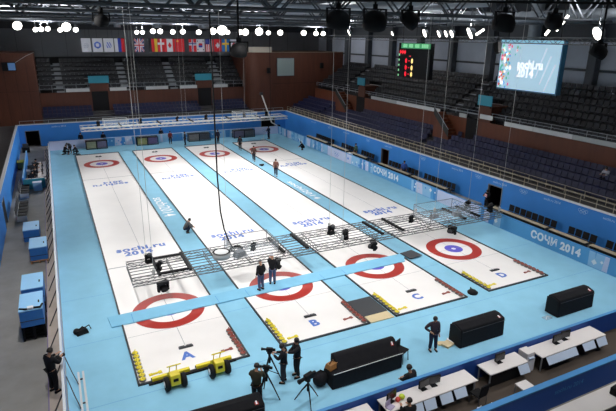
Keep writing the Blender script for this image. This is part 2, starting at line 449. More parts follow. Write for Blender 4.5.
# ------------------------------------------------------------------ stands
NOSE=mat('step_nosing',(140,144,148),0.7)
m=MB()
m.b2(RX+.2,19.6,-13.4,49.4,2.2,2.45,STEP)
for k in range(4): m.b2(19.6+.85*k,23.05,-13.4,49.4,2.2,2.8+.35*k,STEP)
struct(m.build('stand_right_lower'))
m=MB()
for k in range(7):
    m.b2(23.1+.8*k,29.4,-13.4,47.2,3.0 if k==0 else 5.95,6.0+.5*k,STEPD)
    m.b2(23.09+.8*k,23.14+.8*k,-13.4,47.2,6.0+.5*k-.09,6.0+.5*k+.02,NOSE)
struct(m.build('stand_right_upper'))
m=MB()
m.b2(LX,RX+.2,BY+.2,49.3,2.2,2.45,STEP)
for k in range(3): m.b2(-14.9,13.2,49.3+.85*k,52.0,2.2,2.8+.35*k,STEP)
struct(m.build('stand_back_lower'))
m=MB()
for k in range(7):
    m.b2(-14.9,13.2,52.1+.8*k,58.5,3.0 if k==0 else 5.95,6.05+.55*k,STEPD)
    m.b2(-14.9,13.2,52.09+.8*k,52.15+.8*k,6.05+.55*k-.11,6.05+.55*k+.02,NOSE)
struct(m.build('stand_back_upper'))
struct(MB().b2(-20.8,LX-.2,-13.4,49.5,2.2,2.45,STEP).build('walkway_left'))
# timber fascias with gaps for the entrances
def fascia(name,axis,plane,spans,z0,z1,th=.08):
    m=MB()
    for a,b in spans:
        if axis=='y': m.b2(plane-th,plane,a,b,z0,z1,WOOD)
        else: m.b2(a,b,plane-th,plane,z0,z1,WOODD)
    return struct(m.build(name))
fascia('fascia_right','y',23.09,[(-13.4,12.6),(14.2,33.0),(35.0,47.2)],3.8,6.05)
fascia('fascia_back','x',52.09,[(-14.9,-8.6),(-6.5,6.0),(8.0,13.2)],3.45,6.1)
struct(MB().b2(23.0,23.1,12.6,14.2,3.8,6.05,BLK).b2(23.0,23.1,33,35,3.8,6.05,BLK).b2(-8.6,-6.5,52.0,52.1,3.4,6.1,BLK).b2(6.0,8.0,52.0,52.1,3.4,6.1,BLK).build('entrance_openings'))
m=MB()
BAND=mat('band_grey',(214,216,216),.6,noise=.06,scale=1)
BANDD=mat('band_dark',(176,180,178),.6)
for i,(a,b) in enumerate(((-13.4,-1.5),(-1.45,2.4),(2.45,6.2),(6.25,9.4),(14.3,15.3),(18.3,21.4),(21.45,26),(26.05,31.5))):
    m.b2(23.0,23.1,a,b,6.07,6.45,BAND if i%3!=1 else BANDD)
m.b2(23.0,23.1,10.9,12.5,6.3,6.72,BAND)
struct(m.build('balcony_band_right'))
m=MB()
for a,b in ((-11.7,-8.8),(-6.2,-4.0),(-1.4,1.7),(3.4,5.9),(8.3,10.6)): m.b2(a,b,51.98,52.08,6.12,6.55,BAND)
struct(m.build('balcony_band_back'))
# portal hoods and their signs
for i,(c,axis,lab) in enumerate((((23.6,12.05),'y','teal entrance sign over the dark opening near the screen'),((23.6,34.0),'y','teal entrance sign over the far opening of the right stand'),((-7.5,52.6),'x','teal entrance sign over the left opening of the back stand'),((7.0,52.6),'x','teal entrance sign over the right opening of the back stand'))):
    t=thing('entrance_hood','timber hood with '+lab,'entrance hood',(c[0],c[1],6.05))
    if axis=='y':
        MB().b2(-.5,1.6,-.8,.8,0,1.45).build('hood',WOODD,t)
        MB().b2(-.63,-.57,-.9,.9,1.5,2.45).build('sign',TEAL,t)
        MB().b2(-.57,-.4,-.7,-.64,1.3,2.3).b2(-.57,-.4,.64,.7,1.3,2.3).build('sign_bracket',BLK,t)
    else:
        MB().b2(-1.2,1.2,-.45,1.6,0,1.25).build('hood',WOODD,t)
        MB().b2(-1.3,1.3,-.53,-.47,1.15,2.1).build('sign',TEAL,t)
        MB().b2(-1,-.94,-.47,-.35,1.2,2.1).b2(.94,1,-.47,-.35,1.2,2.1).build('sign_bracket',BLK,t)
# aisles in the back stand
m=MB()
for a in (-12.3,-4.1,2.6,9.6):
    for k in range(7): m.b2(a-.5,a+.5,52.1+.8*k-.0,52.1+.8*k+.38,6.05+.55*k,6.05+.55*k+.24,NOSE)
struct(m.build('aisle_steps_back'))
m=MB()
for a in (-.5,17.0,27.0,40.0):
    for k in range(7): m.b2(23.1+.8*k,23.1+.8*k+.38,a-.5,a+.5,6.0+.5*k,6.0+.5*k+.22,STEP)
struct(m.build('aisle_steps_right'))
# stairs with parapets down from the upper right stand
for i,(y0,y1,lab) in enumerate(((15.2,17.6,'dark stair parapet by the near opening of the right stand'),(35.6,38.4,'dark stair parapet by the far opening of the right stand'))):
    t=thing('stair_flight',lab,'staircase',(22.3,0,0))
    m=MB()
    for k in range(8): m.b2(-.55,.7,y1-(y1-y0)*(k+1)/8,y1-(y1-y0)*k/8,3.8 if k else 3.8,6.3-.3*k)
    m.build('steps',WOOD,t)
    m=MB(); m.prism([(y1,6.1),(y1,6.75),(y0,4.75),(y0,4.1)],-.63,-.57); m.build('parapet',mat('parapet_green',(34,40,40),.6),t)
    MB().tube([(-.6,y1,6.85),(-.6,y0,4.85)],.03).build('handrail',STEEL,t)

# seats: the 300 nearest of each kind are objects, the rest one object
def seat_shape(mb,c,f,m):
    """c = tread point, f = facing (unit, xy)"""
    fx,fy=f; rz=math.atan2(fy,fx)-PI/2; R=Matrix.Rotation(rz,3,'Z'); c=Vector(c)
    mb.box(c+R@Vector((0,.06,.42)),(.49,.40,.05),m,M=R)
    mb.box(c+R@Vector((0,-.16,.64)),(.49,.05,.46),m,M=R@Matrix.Rotation(.18,3,'X'))
    mb.box(c+R@Vector((-.17,-.02,.2)),(.04,.1,.4),m,M=R); mb.box(c+R@Vector((.17,-.02,.2)),(.04,.1,.4),m,M=R)
    return mb
def gap(a,spans): return any(s<a<e for s,e in spans)
navy=[];grey=[]
for k in range(4):
    n=0; y=-13
    while y<48.6:
        if not gap(y,((16.6,17.4),(39.6,40.4))) and not (k==3 and (gap(y,((12.4,14.4),(32.8,35.2),(15,17.8),(35.4,38.6))))) and not (k==2 and gap(y,((15,17.8),(35.4,38.6)))):
            p=(19.95+.85*k,y,2.8+.35*k)
            if inview(p): n+=1; navy.append((p,(-1,0),f'navy seat, {ORD[k]} row of lower right stand, {nth(n-1)} from its near end',f'navy seats in the {ORD[k]} row of the lower right stand'))
        y+=.54
for k in range(3):
    n=0; x=-14.5
    while x<13:
        if not (gap(x,((-8.7,-6.4),(5.9,8.1)))):
            n+=1; navy.append(((x,49.65+.85*k,2.8+.35*k),(0,-1),f'navy seat, {ORD[k]} row of lower back stand, {nth(n-1)} from the left',f'navy seats in the {ORD[k]} row of the lower back stand'))
        x+=.54
for k in range(7):
    n=0; y=-13
    while y<47:
        if not gap(y,((16.6,17.4),(39.6,40.4))) and not (k<3 and gap(y,((12,14.5),(32.8,35.2)))) and not(k==0 and gap(y,((15,17.8),(35.4,38.6)))):
            p=(23.5+.8*k,y,6.0+.5*k)
            if inview(p): n+=1; grey.append((p,(-1,0),f'dark grey seat, {ORD[k]} row of upper right stand, {nth(n-1)} from its near end',f'grey seats in the {ORD[k]} row of the upper right stand'))
        y+=.56
for k in range(7):
    n=0; x=-14.5
    while x<13:
        if not gap(x,((-12.9,-11.7),(-4.7,-3.5),(2,3.2),(9,10.2))) and not (k<3 and gap(x,((-8.9,-6.2),(5.7,8.3)))):
            n+=1; grey.append(((x,52.5+.8*k,6.05+.55*k),(0,-1),f'dark grey seat, {ORD[k]} row of upper back stand, {nth(n-1)} from the left',f'grey seats in the {ORD[k]} row of the upper back stand'))
        x+=.56
for lst,mt,nm,cat in ((navy,NAVY,'folding_chair','navy folding seats'),(grey,GSEAT,'stadium_chair','grey stand seats')):
    lst.sort(key=lambda e:(Vector(e[0])-CAM).length)
    first_seat=seat_shape(MB(),(0,0,0),(0,1),mt).build(nm)
    for i,(p,f,lab,grp) in enumerate(lst[:300]):
        o=first_seat if i==0 else first_seat.copy()
        if i: C.objects.link(o)
        o.location=p; o.rotation_euler.z=math.atan2(f[1],f[0])-PI/2
        tag(o,lab,'seat',grp)
    mb=MB()
    for p,f,_,_ in lst[300:]: seat_shape(mb,p,f,mt)
    tag(mb.build(nm.replace('chair','seating')),f'mass of {cat} in the more distant rows of the stands','seating',kind='stuff')

# guard rails
def guard_rail(name,label,p0,p1,h,mt,nr=3,step=1.2):
    p0=Vector(p0);p1=Vector(p1);L=(p1-p0).length;d=(p1-p0)/L
    t=thing(name,label,'railing',p0,math.atan2(d.y,d.x))
    m=MB()
    for j in range(nr): m.tube([(0,0,h*(j+1)/nr),(L,0,h*(j+1)/nr)],.024,n=5)
    m.build('rail',mt,t); n=int(L/step)
    q=MB().tube([(0,0,0),(0,0,h)],.024,n=5).build('post',mt,t)
    for j in range(1,n+1):
        c=q.copy(); C.objects.link(c); c.parent=t; c.location=(j*L/n,0,0)
    return t
RAILM=mat('rail_beige',(176,166,146),.5,metal=.2)
guard_rail('guard_rail','beige guard rail on top of the blue right wall',(18.42,-13.3,2.45),(18.42,47.4,2.45),.95,RAILM)
guard_rail('guard_rail','beige guard rail at the front of the navy right seats',(19.62,-13.3,2.8),(19.62,47.4,2.8),.55,RAILM,2,1.6)
guard_rail('guard_rail','grey guard rail on top of the blue back wall',(-17.5,47.9,2.45),(17.9,47.9,2.45),.75,STEEL,2,1.6)
guard_rail('guard_rail','grey guard rail along the front edge of the upper right stand',(23.2,-13.3,6.4),(23.2,47.0,6.4),.5,STEEL,2,1.6)
guard_rail('guard_rail','grey guard rail along the front edge of the upper back stand',(-14.8,52.25,6.1),(13.1,52.25,6.1),.95,STEEL,2,1.4)

# ------------------------------------------------------------------ corner timber blocks, outer walls, ceiling
ZC=17.2
m=MB(); m.b2(-21,-14.9,49.5,58.5,2.2,11.2,WOODD)
for k in range(5): m.b2(-20.9+k*1.25,-20.88+k*1.25,49.485,49.5,2.45,11.2,BLK)
m.b2(-21,-14.9,49.485,49.5,6.6,6.62,BLK)
struct(m.build('corner_block_left'))
m=MB()
prof=[(13.2+1.6*(1-math.cos(a)),49.5+1.6*(1-math.sin(a))) for a in [i*PI/2/6 for i in range(7)]]
poly=prof+[(16.8,49.5),(16.8,49.75),(29.3,49.75),(29.3,58.4),(13.2,58.4)]
n=len(poly); vs=[(x,y,z) for z in (2.2,11.2) for x,y in poly]
m.add(vs,[tuple(range(n))[::-1],tuple(range(n,2*n))]+[(i,(i+1)%n,(i+1)%n+n,i+n) for i in range(n)],WOODD)
m.b2(13.3,29.3,49.73,49.74,6.6,6.63,BLK); m.b2(16.78,29.3,49.6,49.75,11.16,11.24,mat('edge_line',(150,130,110),.5))
struct(m.build('corner_block_right'))
m=MB(); n2=7; pr=[(x-.0,y-.05) for x,y in prof]; poly=pr+[(16.8,49.45),(16.8,51.2),(13.2,51.2)]
n=len(poly); vs=[(x,y,z) for z in (11.2,11.95) for x,y in poly]
m.add(vs,[tuple(range(n))[::-1],tuple(range(n,2*n))]+[(i,(i+1)%n,(i+1)%n+n,i+n) for i in range(n)],mat('cap_cream',(196,186,170),.6))
struct(m.build('trim_4'))
WB=mat('notice_grey',(150,164,162),.6)
t=thing('projection_screen','pale grey square screen on the right timber corner block','screen',(19.15,49.7,9.05))
MB().b2(-1.45,1.45,-.08,.04,-1.35,1.35).build('frame',DKGREY,t); MB().b2(-1.38,1.38,-.1,-.085,-1.28,1.28).build('surface',WB,t)
tag(MB().b2(-.25,.25,-.35,0,-.4,.4).b2(-.2,.2,-.42,-.35,-.3,.3).build('wall_speaker',BLK,loc=(16.2,49.45,8.6)),'small black loudspeaker on the timber block left of the grey screen','loudspeaker')
tag(MB().b2(-.25,.25,-.35,0,-.4,.4).b2(-.2,.2,-.42,-.35,-.3,.3).build('wall_speaker',BLK,loc=(25.3,49.7,9.2)),'small black loudspeaker on the timber block right of the grey screen','loudspeaker')
t=thing('monitor','blue screened monitor on an arm on the left timber corner block','monitor',(-17.7,49.464,9.7))
MB().b2(-.75,.75,-.12,.02,-.55,.45).build('case',BLK,t); MB().b2(-.1,.68,-.13,-.121,-.48,.38).build('screen',mat('screen_blue',(90,130,180),.4,emit=.25),t)
MB().tube([(.4,-.02,.2),(2.0,-.3,1.2),(2.9,-.2,1.6)],.03).build('arm',ALU,t)

struct(MB().b2(-21.3,-21,-31,58.7,2.2,11.2,WOODD).b2(-21.3,-21,-31,58.7,11.2,ZC,PANEL).build('wall_left_outer'))
m=MB(); m.b2(-21.3,29.7,58.5,58.8,0,10.4,BLK); m.b2(-21.3,29.7,58.5,58.8,10.4,14.1,PANEL); m.b2(-21.3,29.7,58.5,58.8,14.1,ZC,DKGREY)
for k in range(16): m.b2(-20+3.1*k,-19.96+3.1*k,58.48,58.5,10.4,14.1,DKGREY)
struct(m.build('wall_back_outer'))
m=MB(); m.b2(29.4,29.7,-31,58.7,0,9.2,DKGREY)
m.b2(29.4,29.7,-31,58.7,9.2,13.4,mat('panel_slate',(196,202,214),.7,noise=.1,scale=.4)); m.b2(29.4,29.7,-31,58.7,13.4,ZC,BEAM)
for y in range(-12,58,6): m.b2(28.7,29.4,y-.4,y+.4,8.6,ZC,BEAM)
for y in range(-12,56,6): m.b2(29.2,29.4,y+.4,y+5.6,10.9,11.1,BEAM)
struct(m.build('wall_right_outer'))
struct(MB().b2(-21.3,29.7,-31.3,-31,0,ZC,PANEL).build('wall_near_outer'))
struct(MB().b2(-21.3,29.7,-31.3,58.8,ZC,ZC+.2,CEIL).build('ceiling'))

def box_truss(mb,p0,p1,w,h,m,bay=None,r=.03,d=.018,n=5):
    """four chord truss from p0 to p1 (centre line of its underside)"""
    p0=Vector(p0);p1=Vector(p1);L=(p1-p0).length;u=(p1-p0)/L
    s=Vector((-u.y,u.x,0)) if abs(u.z)<.9 else Vector((1,0,0))
    v=u.cross(s); v=v if v.z>=0 else -v
    cs=[s*w/2,s*-w/2,s*w/2+v*h,s*-w/2+v*h]
    for c in cs: mb.tube([p0+c,p1+c],r,m,n)
    k=max(2,int(L/(bay or h*1.2)))
    for i in range(k):
        a=p0+u*L*i/k; b=p0+u*L*(i+1)/k
        for c0,c1 in ((cs[0],cs[2]),(cs[1],cs[3]),(cs[2],cs[3]),(cs[0],cs[1])):
            mb.tube([a+c0,b+c1] if i%2 else [a+c1,b+c0],d,m,4,False)
    return mb
# roof structure
for y in (2,11,20,29,38,47):
    m=MB(); box_truss(m,(-20.8,y,14.9),(29.2,y,14.9),.5,1.9,BEAM,2.0,.1,.06,6)
    struct(m.build('roof_truss'))
m=MB()
for x in (-17,-11,-5,1,7,13,19,25): m.b2(x-.1,x+.1,-30,58.4,16.85,17.15,BEAM)
struct(m.build('roof_purlins'))
def duct(label,pts,r):
    t=thing('air_duct',label,'air duct',pts[0]); q=Vector(pts[0])
    MB().tube([Vector(p)-q for p in pts],r,n=14).build('pipe',DUCT,t)
    m=MB(); L=0
    for a,b in zip(pts,pts[1:]):
        a=Vector(a)-q;b=Vector(b)-q;k=int((b-a).length/2.5)
        for i in range(1,k+1):
            c=a+(b-a)*i/(k+1); e=(b-a).normalized()*.05; m.tube([c-e,c+e],r+.035,n=14)
    if m.v: m.build('joint_band',STEEL,t)
    m=MB(); 
    for p in pts[:1]+pts[-1:]: z=Vector(p)-q; m.tube([z+Vector((0,0,r)),z+Vector((0,0,ZC-p[2]))],.03)
    m.build('hanger',BLK,t)
duct('wide silver air duct running along above the right stand',[(24.5,-4,15.3),(24.5,44,15.3)],.55)
duct('silver air duct crossing above the far end of the rink',[(-14,52.5,15.2),(12,52.5,15.2)],.45)
duct('silver air duct rising near the left end of the back stand',[(-7.2,50.5,14.6),(-7.2,50.5,16.6)],.5)
duct('second silver air duct rising above the row of flags',[(-4.6,50.5,14.4),(-4.6,50.5,16.6)],.42)
duct('third silver air duct rising above the middle of the flags',[(.6,50.5,14.4),(.6,50.5,16.6)],.5)
duct('fourth silver air duct rising above the right end of the flags',[(6.9,50.5,14.4),(6.9,50.5,16.6)],.75)
duct('bent silver air duct over the right timber block',[(16.0,51,13.6),(16.0,51,15.9),(16.6,51,16.3),(22.5,51,16.3)],.42)
duct('pale air duct hanging upright left of the screen',[(25.2,9.4,12.9),(25.2,9.4,16.6)],.55)

PIPE=mat('pipe_silver',(170,176,182),.4,metal=.4)
for i,(y,z,rr_) in enumerate(((16,15.9,.16),(24.5,15.4,.2),(26,16.2,.12),(33,15.6,.22),(35,16.4,.14),(41,15.3,.2),(43.5,16.0,.3),(50.0,16.4,.16))):
    t=thing('roof_pipe',f'silver pipe running across under the roof, {nth(i)} from the camera','pipe',(-20.5,y,z))
    MB().tube([(0,0,0),(49.5,0,0)],rr_,n=10).build('pipe',PIPE,t)
    for x in (4,16,28,40): MB().tube([(x,0,rr_*.5),(x,0,ZC-z)],.02).build('hanger',BEAM,t)
for i,(x,z,rr_) in enumerate(((-15,15.7,.25),(-8.5,16.1,.2),(10,15.9,.28),(16,16.0,.22))):
    t=thing('roof_pipe',f'silver pipe running lengthwise under the roof, {nth(i)} from the left','pipe',(x,6,z))
    MB().tube([(0,0,0),(0,52,0)],rr_,n=10).build('pipe',PIPE,t)
    for y in (5,18,31,44): MB().tube([(0,y,rr_*.5),(0,y,ZC-z)],.02).build('hanger',BEAM,t)
# ------------------------------------------------------------------ lamps
LENS=mat('lamp_lens',(255,250,240),.4,emit=9.0)
LAMPM=mat('lamp_body',(92,96,100),.5,metal=.3)
def flood(label,p,r,target,power=0,tilt=None,group='floodlights under the roof',cone=70,upfill=0,point_fill=0):
    p=Vector(p); d=(Vector(target)-p).normalized(); R=d.to_track_quat('-Z','Y').to_matrix()
    t=thing('floodlight',label,'floodlight',p,0,group)
    MB().lathe([(r*.35,r*.9),(r*.6,r*.7),(r*.95,.05),(r,0)],m=LAMPM,n=14,M=R).build('housing',parent=t)
    MB().lathe([(r*.9,-.02),(r*.9,-.04),(.01,-.05)],m=LENS,n=14,M=R).build('lens',parent=t)
    MB().tube([(0,0,r*.3),(0,0,ZC-p.z)],.035).build('hanger',BEAM,t)
    if power:
        l=bpy.data.lights.new('lamp_light','SPOT'); l.energy=power; l.spot_size=math.radians(cone); l.spot_blend=.6; l.shadow_soft_size=.35; l.color=(1,.985,.96)
        o=bpy.data.objects.new('lamp_light',l); C.objects.link(o); o.parent=t
        o.matrix_local=Matrix.Translation(d*.1)@R.to_4x4()
    if upfill:
        # added upward spot that brightens only the ceiling; the housing has no vents
        l=bpy.data.lights.new('ceiling_uplight','SPOT'); l.energy=upfill; l.shadow_soft_size=.2; l.spot_size=math.radians(165); l.spot_blend=.4
        if point_fill:
            g=bpy.data.lights.new('fill_point','POINT'); g.energy=point_fill; g.shadow_soft_size=.3  # added point fill that brightens the flags and back stand
            q=bpy.data.objects.new('fill_point',g); C.objects.link(q); q.parent=t; q.location=d*.5
        o=bpy.data.objects.new('ceiling_uplight',l); C.objects.link(o); o.parent=t; o.location=(.15,0,r+.12); o.rotation_euler.x=PI
    return t
back=[(-16.0,14.35,.55),(-14.2,13.95,.3),(-13.6,14.0,.32),(-12.9,14.05,.3),(-11.6,13.95,.3),(-10.9,14.3,.58),(-9.9,14.0,.32),(-2.9,13.8,.28),(-2.2,13.8,.28),(-.9,13.95,.36),(0.0,13.95,.36),(1.6,13.9,.34),(2.9,13.95,.36),(5.0,13.9,.36),(6.9,14.05,.5),(8.2,14.2,.72),(9.0,13.95,.3),(10.7,14.0,.4),(11.5,14.0,.5),(13.5,14.1,.58),(14.9,13.95,.34),(16.7,14.0,.42),(20.4,14.0,.42),(22.4,13.95,.36),(23.6,13.95,.36)]
for i,(x,z,r) in enumerate(back):
    flood(f'glowing round floodlight hanging under the far roof, {nth(i)} from the left in the far row',(x,46,z),r,(x*.35,14,0),BACKP if i%3==0 else 0,group='far row of floodlights',cone=56,upfill=UPFILL if i in (2,5,8,12,15,19,23) else 0,point_fill=240)
side=[(32.5,14.05,.4),(23.4,13.95,.25),(18.0,14.0,.42),(15.9,13.95,.36),(14.9,13.95,.33),(14.1,13.95,.36),(11.8,14.0,.55),(-.3,14.0,.5)]
for i,(y,z,r) in enumerate(side):
    flood(f'glowing round floodlight near the right lighting truss, {nth(i)} from the far end of that row',(20,y,z),r,(-5-(i%3)*4.5,y*.9+14 if y>5 else 10,0),SIDEP,group='right row of floodlights',cone=52,upfill=UPFILL if i in (0,2,6,7) else 0)
for j,(p,q,lab) in enumerate((((20,3.0,14.2),(20,2.2,15.2),'leaning bright tube light above and right of the big screen'),((20,3.9,13.9),(20,3.4,14.5),'short bright tube light above the right corner of the big screen'),((20,11.0,13.9),(20,10.2,14.3),'short bright tube light left of the big screen'))):
    t=thing('tube_light',lab,'tube light',p); a=Vector(q)-Vector(p)
    MB().tube([(0,0,0),a],.09,n=8).build('tube',LENS,t); MB().tube([a,(a.x,a.y,ZC-p[2])],.025).build('hanger',BEAM,t)
# high bay lamps over the near half (above the frame)
k=0
for x in (-14,-5,5,13.5):
    for y in (-9,-2,5):
        k+=1
        flood(f'high bay floodlight over the near sheets, number {k} of the overhead grid',(x,y,16.4),.4,(x*.88,y+2,0),TOPP*(.62 if x>8 else .85 if x>0 else 1),group='overhead floodlights',cone=72)
# left side row
for i,y in enumerate((4,14,24,36)):
    flood(f'high bay floodlight along the left side of the hall roof, {ORD[i]} from the camera',(-18.5,y,16.6 if y<10 else 16.4),.4,(9,y+3,0),LEFTP,group='left row of floodlights',cone=62,upfill=UPFILL)

for i,x in enumerate((-9,2,12)):  # unseen lamp row added to brighten the near barrier and table sides
    flood(f'added fill floodlight over the near stand behind the camera, {ORD[i]} from the left',(x,-19,16.4),.4,(x*.9+1,-10.5,0),NEARFILL,group='added near stand fill lights',cone=70)
# big black drum lamps
def drum(label,p,r,lean=0.0,turn=0.0):
    t=thing('drum_lamp',label,'stage lamp',p)
    R=(Matrix.Rotation(turn,3,'Z')@Matrix.Rotation(lean,3,'X'))
    MB().lathe([(.05,r*.8),(r*.45,r*.74),(r*.8,r*.5),(r*.98,r*.1),(r,-.25*r),(r*.93,-.6*r),(r*.85,-.66*r)],m=BLK,n=22,M=R).build('housing',parent=t)
    MB().lathe([(r*.84,-.6*r),(.01,-.58*r)],m=DKGREY,n=22,M=R).build('lens',parent=t)
    m=MB(); x=r*1.06
    m.box((-x,0,r*.35),(.06,.12,r*1.1)); m.box((x,0,r*.35),(.06,.12,r*1.1)); m.box((0,0,r*.9),(2*x+.06,.12,.06)); m.build('yoke',BLK,t)
    MB().tube([(0,0,r*.9),(0,0,ZC-p[2])],.05).lathe([(.12,0),(.12,.2)],(0,0,r*.95)).build('hanger',BLK,t)
for lab,p,r,ln,tn in (('black drum stage lamp, leftmost of the three left of the scoreboard top',(-.5,-1.0,14.38),.6,.2,.3),
    ('black drum stage lamp, middle of the three near the scoreboard',(1.1,-1.8,14.36),.6,.3,-.4),
    ('tilted black drum stage lamp just left above the scoreboard',(2.7,-2.5,14.44),.48,.75,.7),
    ('black drum stage lamp above the left corner of the big screen',(6.8,-4.6,14.34),.56,.2,0),
    ('tilted black stage lamp above the right half of the big screen',(9.0,-5.7,14.45),.42,.8,-.6),
    ('black drum stage lamp at the far right above the stand',(11.2,-6.8,13.05),.42,.5,.5),
    ('large black drum lamp in front of the Japanese flag end of the flag row',(-5.1,.6,12.93),.42,.2,.2),
    ('dark drum stage lamp high on the left above the white flags',(-10.9,4.2,14.25),.36,.4,.2)):
    drum(lab,p,r,ln,tn)
t=thing('drum_lamp_bar','black pipe over the big drum lamps','lighting bar',(-6,1.5,15.3)); a=Vector((19,-9.2,0))
MB().tube([(0,0,0),a],.06,n=8).build('pipe',BLK,t)
m=MB()
for f in (.05,.35,.65,.95): m.tube([a*f,a*f+Vector((0,0,ZC-15.3))],.02)
m.build('hanger',BLK,t)

# lighting truss on the right, scoreboard, big screen
t=thing('lighting_truss','long grey lighting truss hanging level along the right side of the hall','lighting truss',(20.6,0,13.25))
box_truss(MB(),(0,-8,0),(0,40,0),.45,.45,mat('truss_grey',(104,106,108),.5,metal=.3),.6,.035,.02).build('frame',parent=t)
for y in (-6,3,12,20,29,38): MB().tube([(0,y,.45),(0,y,ZC-13.25)],.02).build('hanger',BLK,t)
SCR=mat('screen_glow',(172,204,222),.6,emit=.8)
t=thing('video_screen','large glowing pale blue screen showing sochi.ru 2014','video screen',(22.0,6.87,0))
MB().b2(.02,.5,-3.12,3.12,9.38,13.5).build('case',mat('case_teal',(40,96,126),.5),t)
MB().b2(-.02,.015,-3.0,3.0,9.5,13.2,SCR).build('display',parent=t)
m=MB(); W1=mat('screen_white',(250,252,255),.4,emit=1.1)
put_text(m,'sochi.ru',.95,(-.03,-.25,11.55),(0,-1,0),(0,0,1),W1,bold=.03,wx=.85); put_text(m,'2014',.95,(-.03,.15,10.85),(0,-1,0),(0,0,1),W1,bold=.03,wx=.9)
for j in range(3): m.quad([(-.024,-1.6-.5*j,12.9-.6*j),(-.024,-1.75-.5*j,12.9-.6*j),(-.024,-1.0-.5*j,10.6-.5*j),(-.024,-.9-.5*j,10.6-.5*j)],mat('screen_line',(205,232,246),.4,emit=.85))
rr=random.Random(4)
cols=[mat('px_pink',(226,120,150),.4,emit=.7),mat('px_orange',(240,180,110),.4,emit=.7),mat('px_green',(110,190,160),.4,emit=.7),mat('px_blue',(90,160,215),.4,emit=.7),W1,mat('px_red',(220,90,80),.4,emit=.7)]
for _ in range(90):
    z=rr.uniform(9.6,13.1); y=3.0-.1-abs(rr.gauss(0,.62))*(.6+.25*(z-9.5)); s=rr.uniform(.06,.16)
    if y<.9: continue
    m.quad([(-.026,y-s,z),(-.026,y,z-s*1.3),(-.026,y+min(s,2.97-y),z),(-.026,y,z+s*1.3)],rr.choice(cols))
m.build('picture',parent=t)
MB().b2(-.03,.5,-3.1,3.1,13.22,13.5,mat('header_pale',(150,205,228),.4,emit=.5)).build('header_strip',parent=t)
m=MB()
for y in (-2.6,2.6): m.tube([(.25,y,13.5),(.25,y,ZC)],.03)
m.build('hanger',BLK,t)
MB().box((0,0,0),(.5,.35,.95),M=Matrix.Rotation(.25,3,'X')).tube([(0,.1,.4),(0,.12,1.2)],.02)
t=thing('hanging_speaker','small black loudspeaker hanging in front of the big screen','loudspeaker',(14.0,2.6,13.0))
MB().box((0,0,0),(.3,.42,.72),BLK,M=Matrix.Rotation(-.25,3,'X')).build('cabinet',parent=t); MB().tube([(0,.06,.3),(0,.06,ZC-13)],.02).build('hanger',BLK,t)
t=thing('scoreboard','black scoreboard with red and yellow digits under a green header','scoreboard',(22.0,22.1,0))
MB().b2(.02,.5,-2.75,2.75,9.35,13.0).build('case',BLK,t)
EG=mat('led_green',(150,226,170),.4,emit=.8); ER=mat('led_red',(232,30,52),.4,emit=1.0); EY=mat('led_yellow',(244,222,150),.4,emit=1.0); EGD=mat('led_dim',(70,120,96),.4,emit=.4)
m=MB(); m.b2(0,.02,-2.7,2.3,12.45,12.98,mat('led_header',(70,170,110),.4,emit=.5))
for j,(a,b) in enumerate(((1.9,1.2),(.85,.2),(-.2,-.9),(-1.3,-2.4))):
    for q in range(4): 
        w=(a-b)/4; m.quad([(-.005,a-q*w,12.55),(-.005,a-(q+.75)*w,12.55),(-.005,a-(q+.75)*w,12.9),(-.005,a-q*w,12.9)],EG)
m.build('header',parent=t)
def seg7(m,y,z,h,ch,mt):
    S={'a':(0,h),'g':(0,0),'d':(0,-h)}; on={'0':'abcdef','8':'abcdefg','2':'abged','5':'afgcd'}[ch]; w=h*.8; q=.1
    for s_ in on:
        if s_ in S: zz=z+S[s_][1]; m.quad([(-.006,y+w/2,zz-q),(-.006,y-w/2,zz-q),(-.006,y-w/2,zz+q),(-.006,y+w/2,zz+q)],mt)
        else:
            sy=w/2 if s_ in 'ef' else -w/2; z0,z1=(z,z+h) if s_ in 'fb' else (z-h,z)
            m.quad([(-.006,y+sy+q,z0),(-.006,y+sy-q,z0),(-.006,y+sy-q,z1),(-.006,y+sy+q,z1)],mt)
for yy in (2.35,1.95,1.55):
    m=MB(); seg7(m,yy,12.05,.13,'0',ER); m.build('digit',parent=t)
for z in (11.15,10.43,9.75):
    m=MB(); seg7(m,1.25,z,.17,'0',ER); m.build('digit',parent=t)
    m=MB(); seg7(m,.2,z,.17,'0',EY); m.build('digit',parent=t)
    MB().quad([(-.006,.85,z-.05),(-.006,.6,z-.05),(-.006,.6,z+.05),(-.006,.85,z+.05)]).build('dash',ER,t)
for i in range(5): MB().quad([(-.006,2.66,11.75-.55*i-.11),(-.006,2.45,11.75-.55*i-.11),(-.006,2.45,11.75-.55*i+.11),(-.006,2.66,11.75-.55*i+.11)]).build('row_mark',EG,t)
MB().quad([(-.006,.75,11.6),(-.006,.45,11.6),(-.006,.45,11.68),(-.006,.75,11.68)]).build('dash',ER,t)
m=MB()
for y in (-2.4,2.4): m.tube([(.25,y,13.0),(.25,y,ZC)],.03)
m.build('hanger',BLK,t)

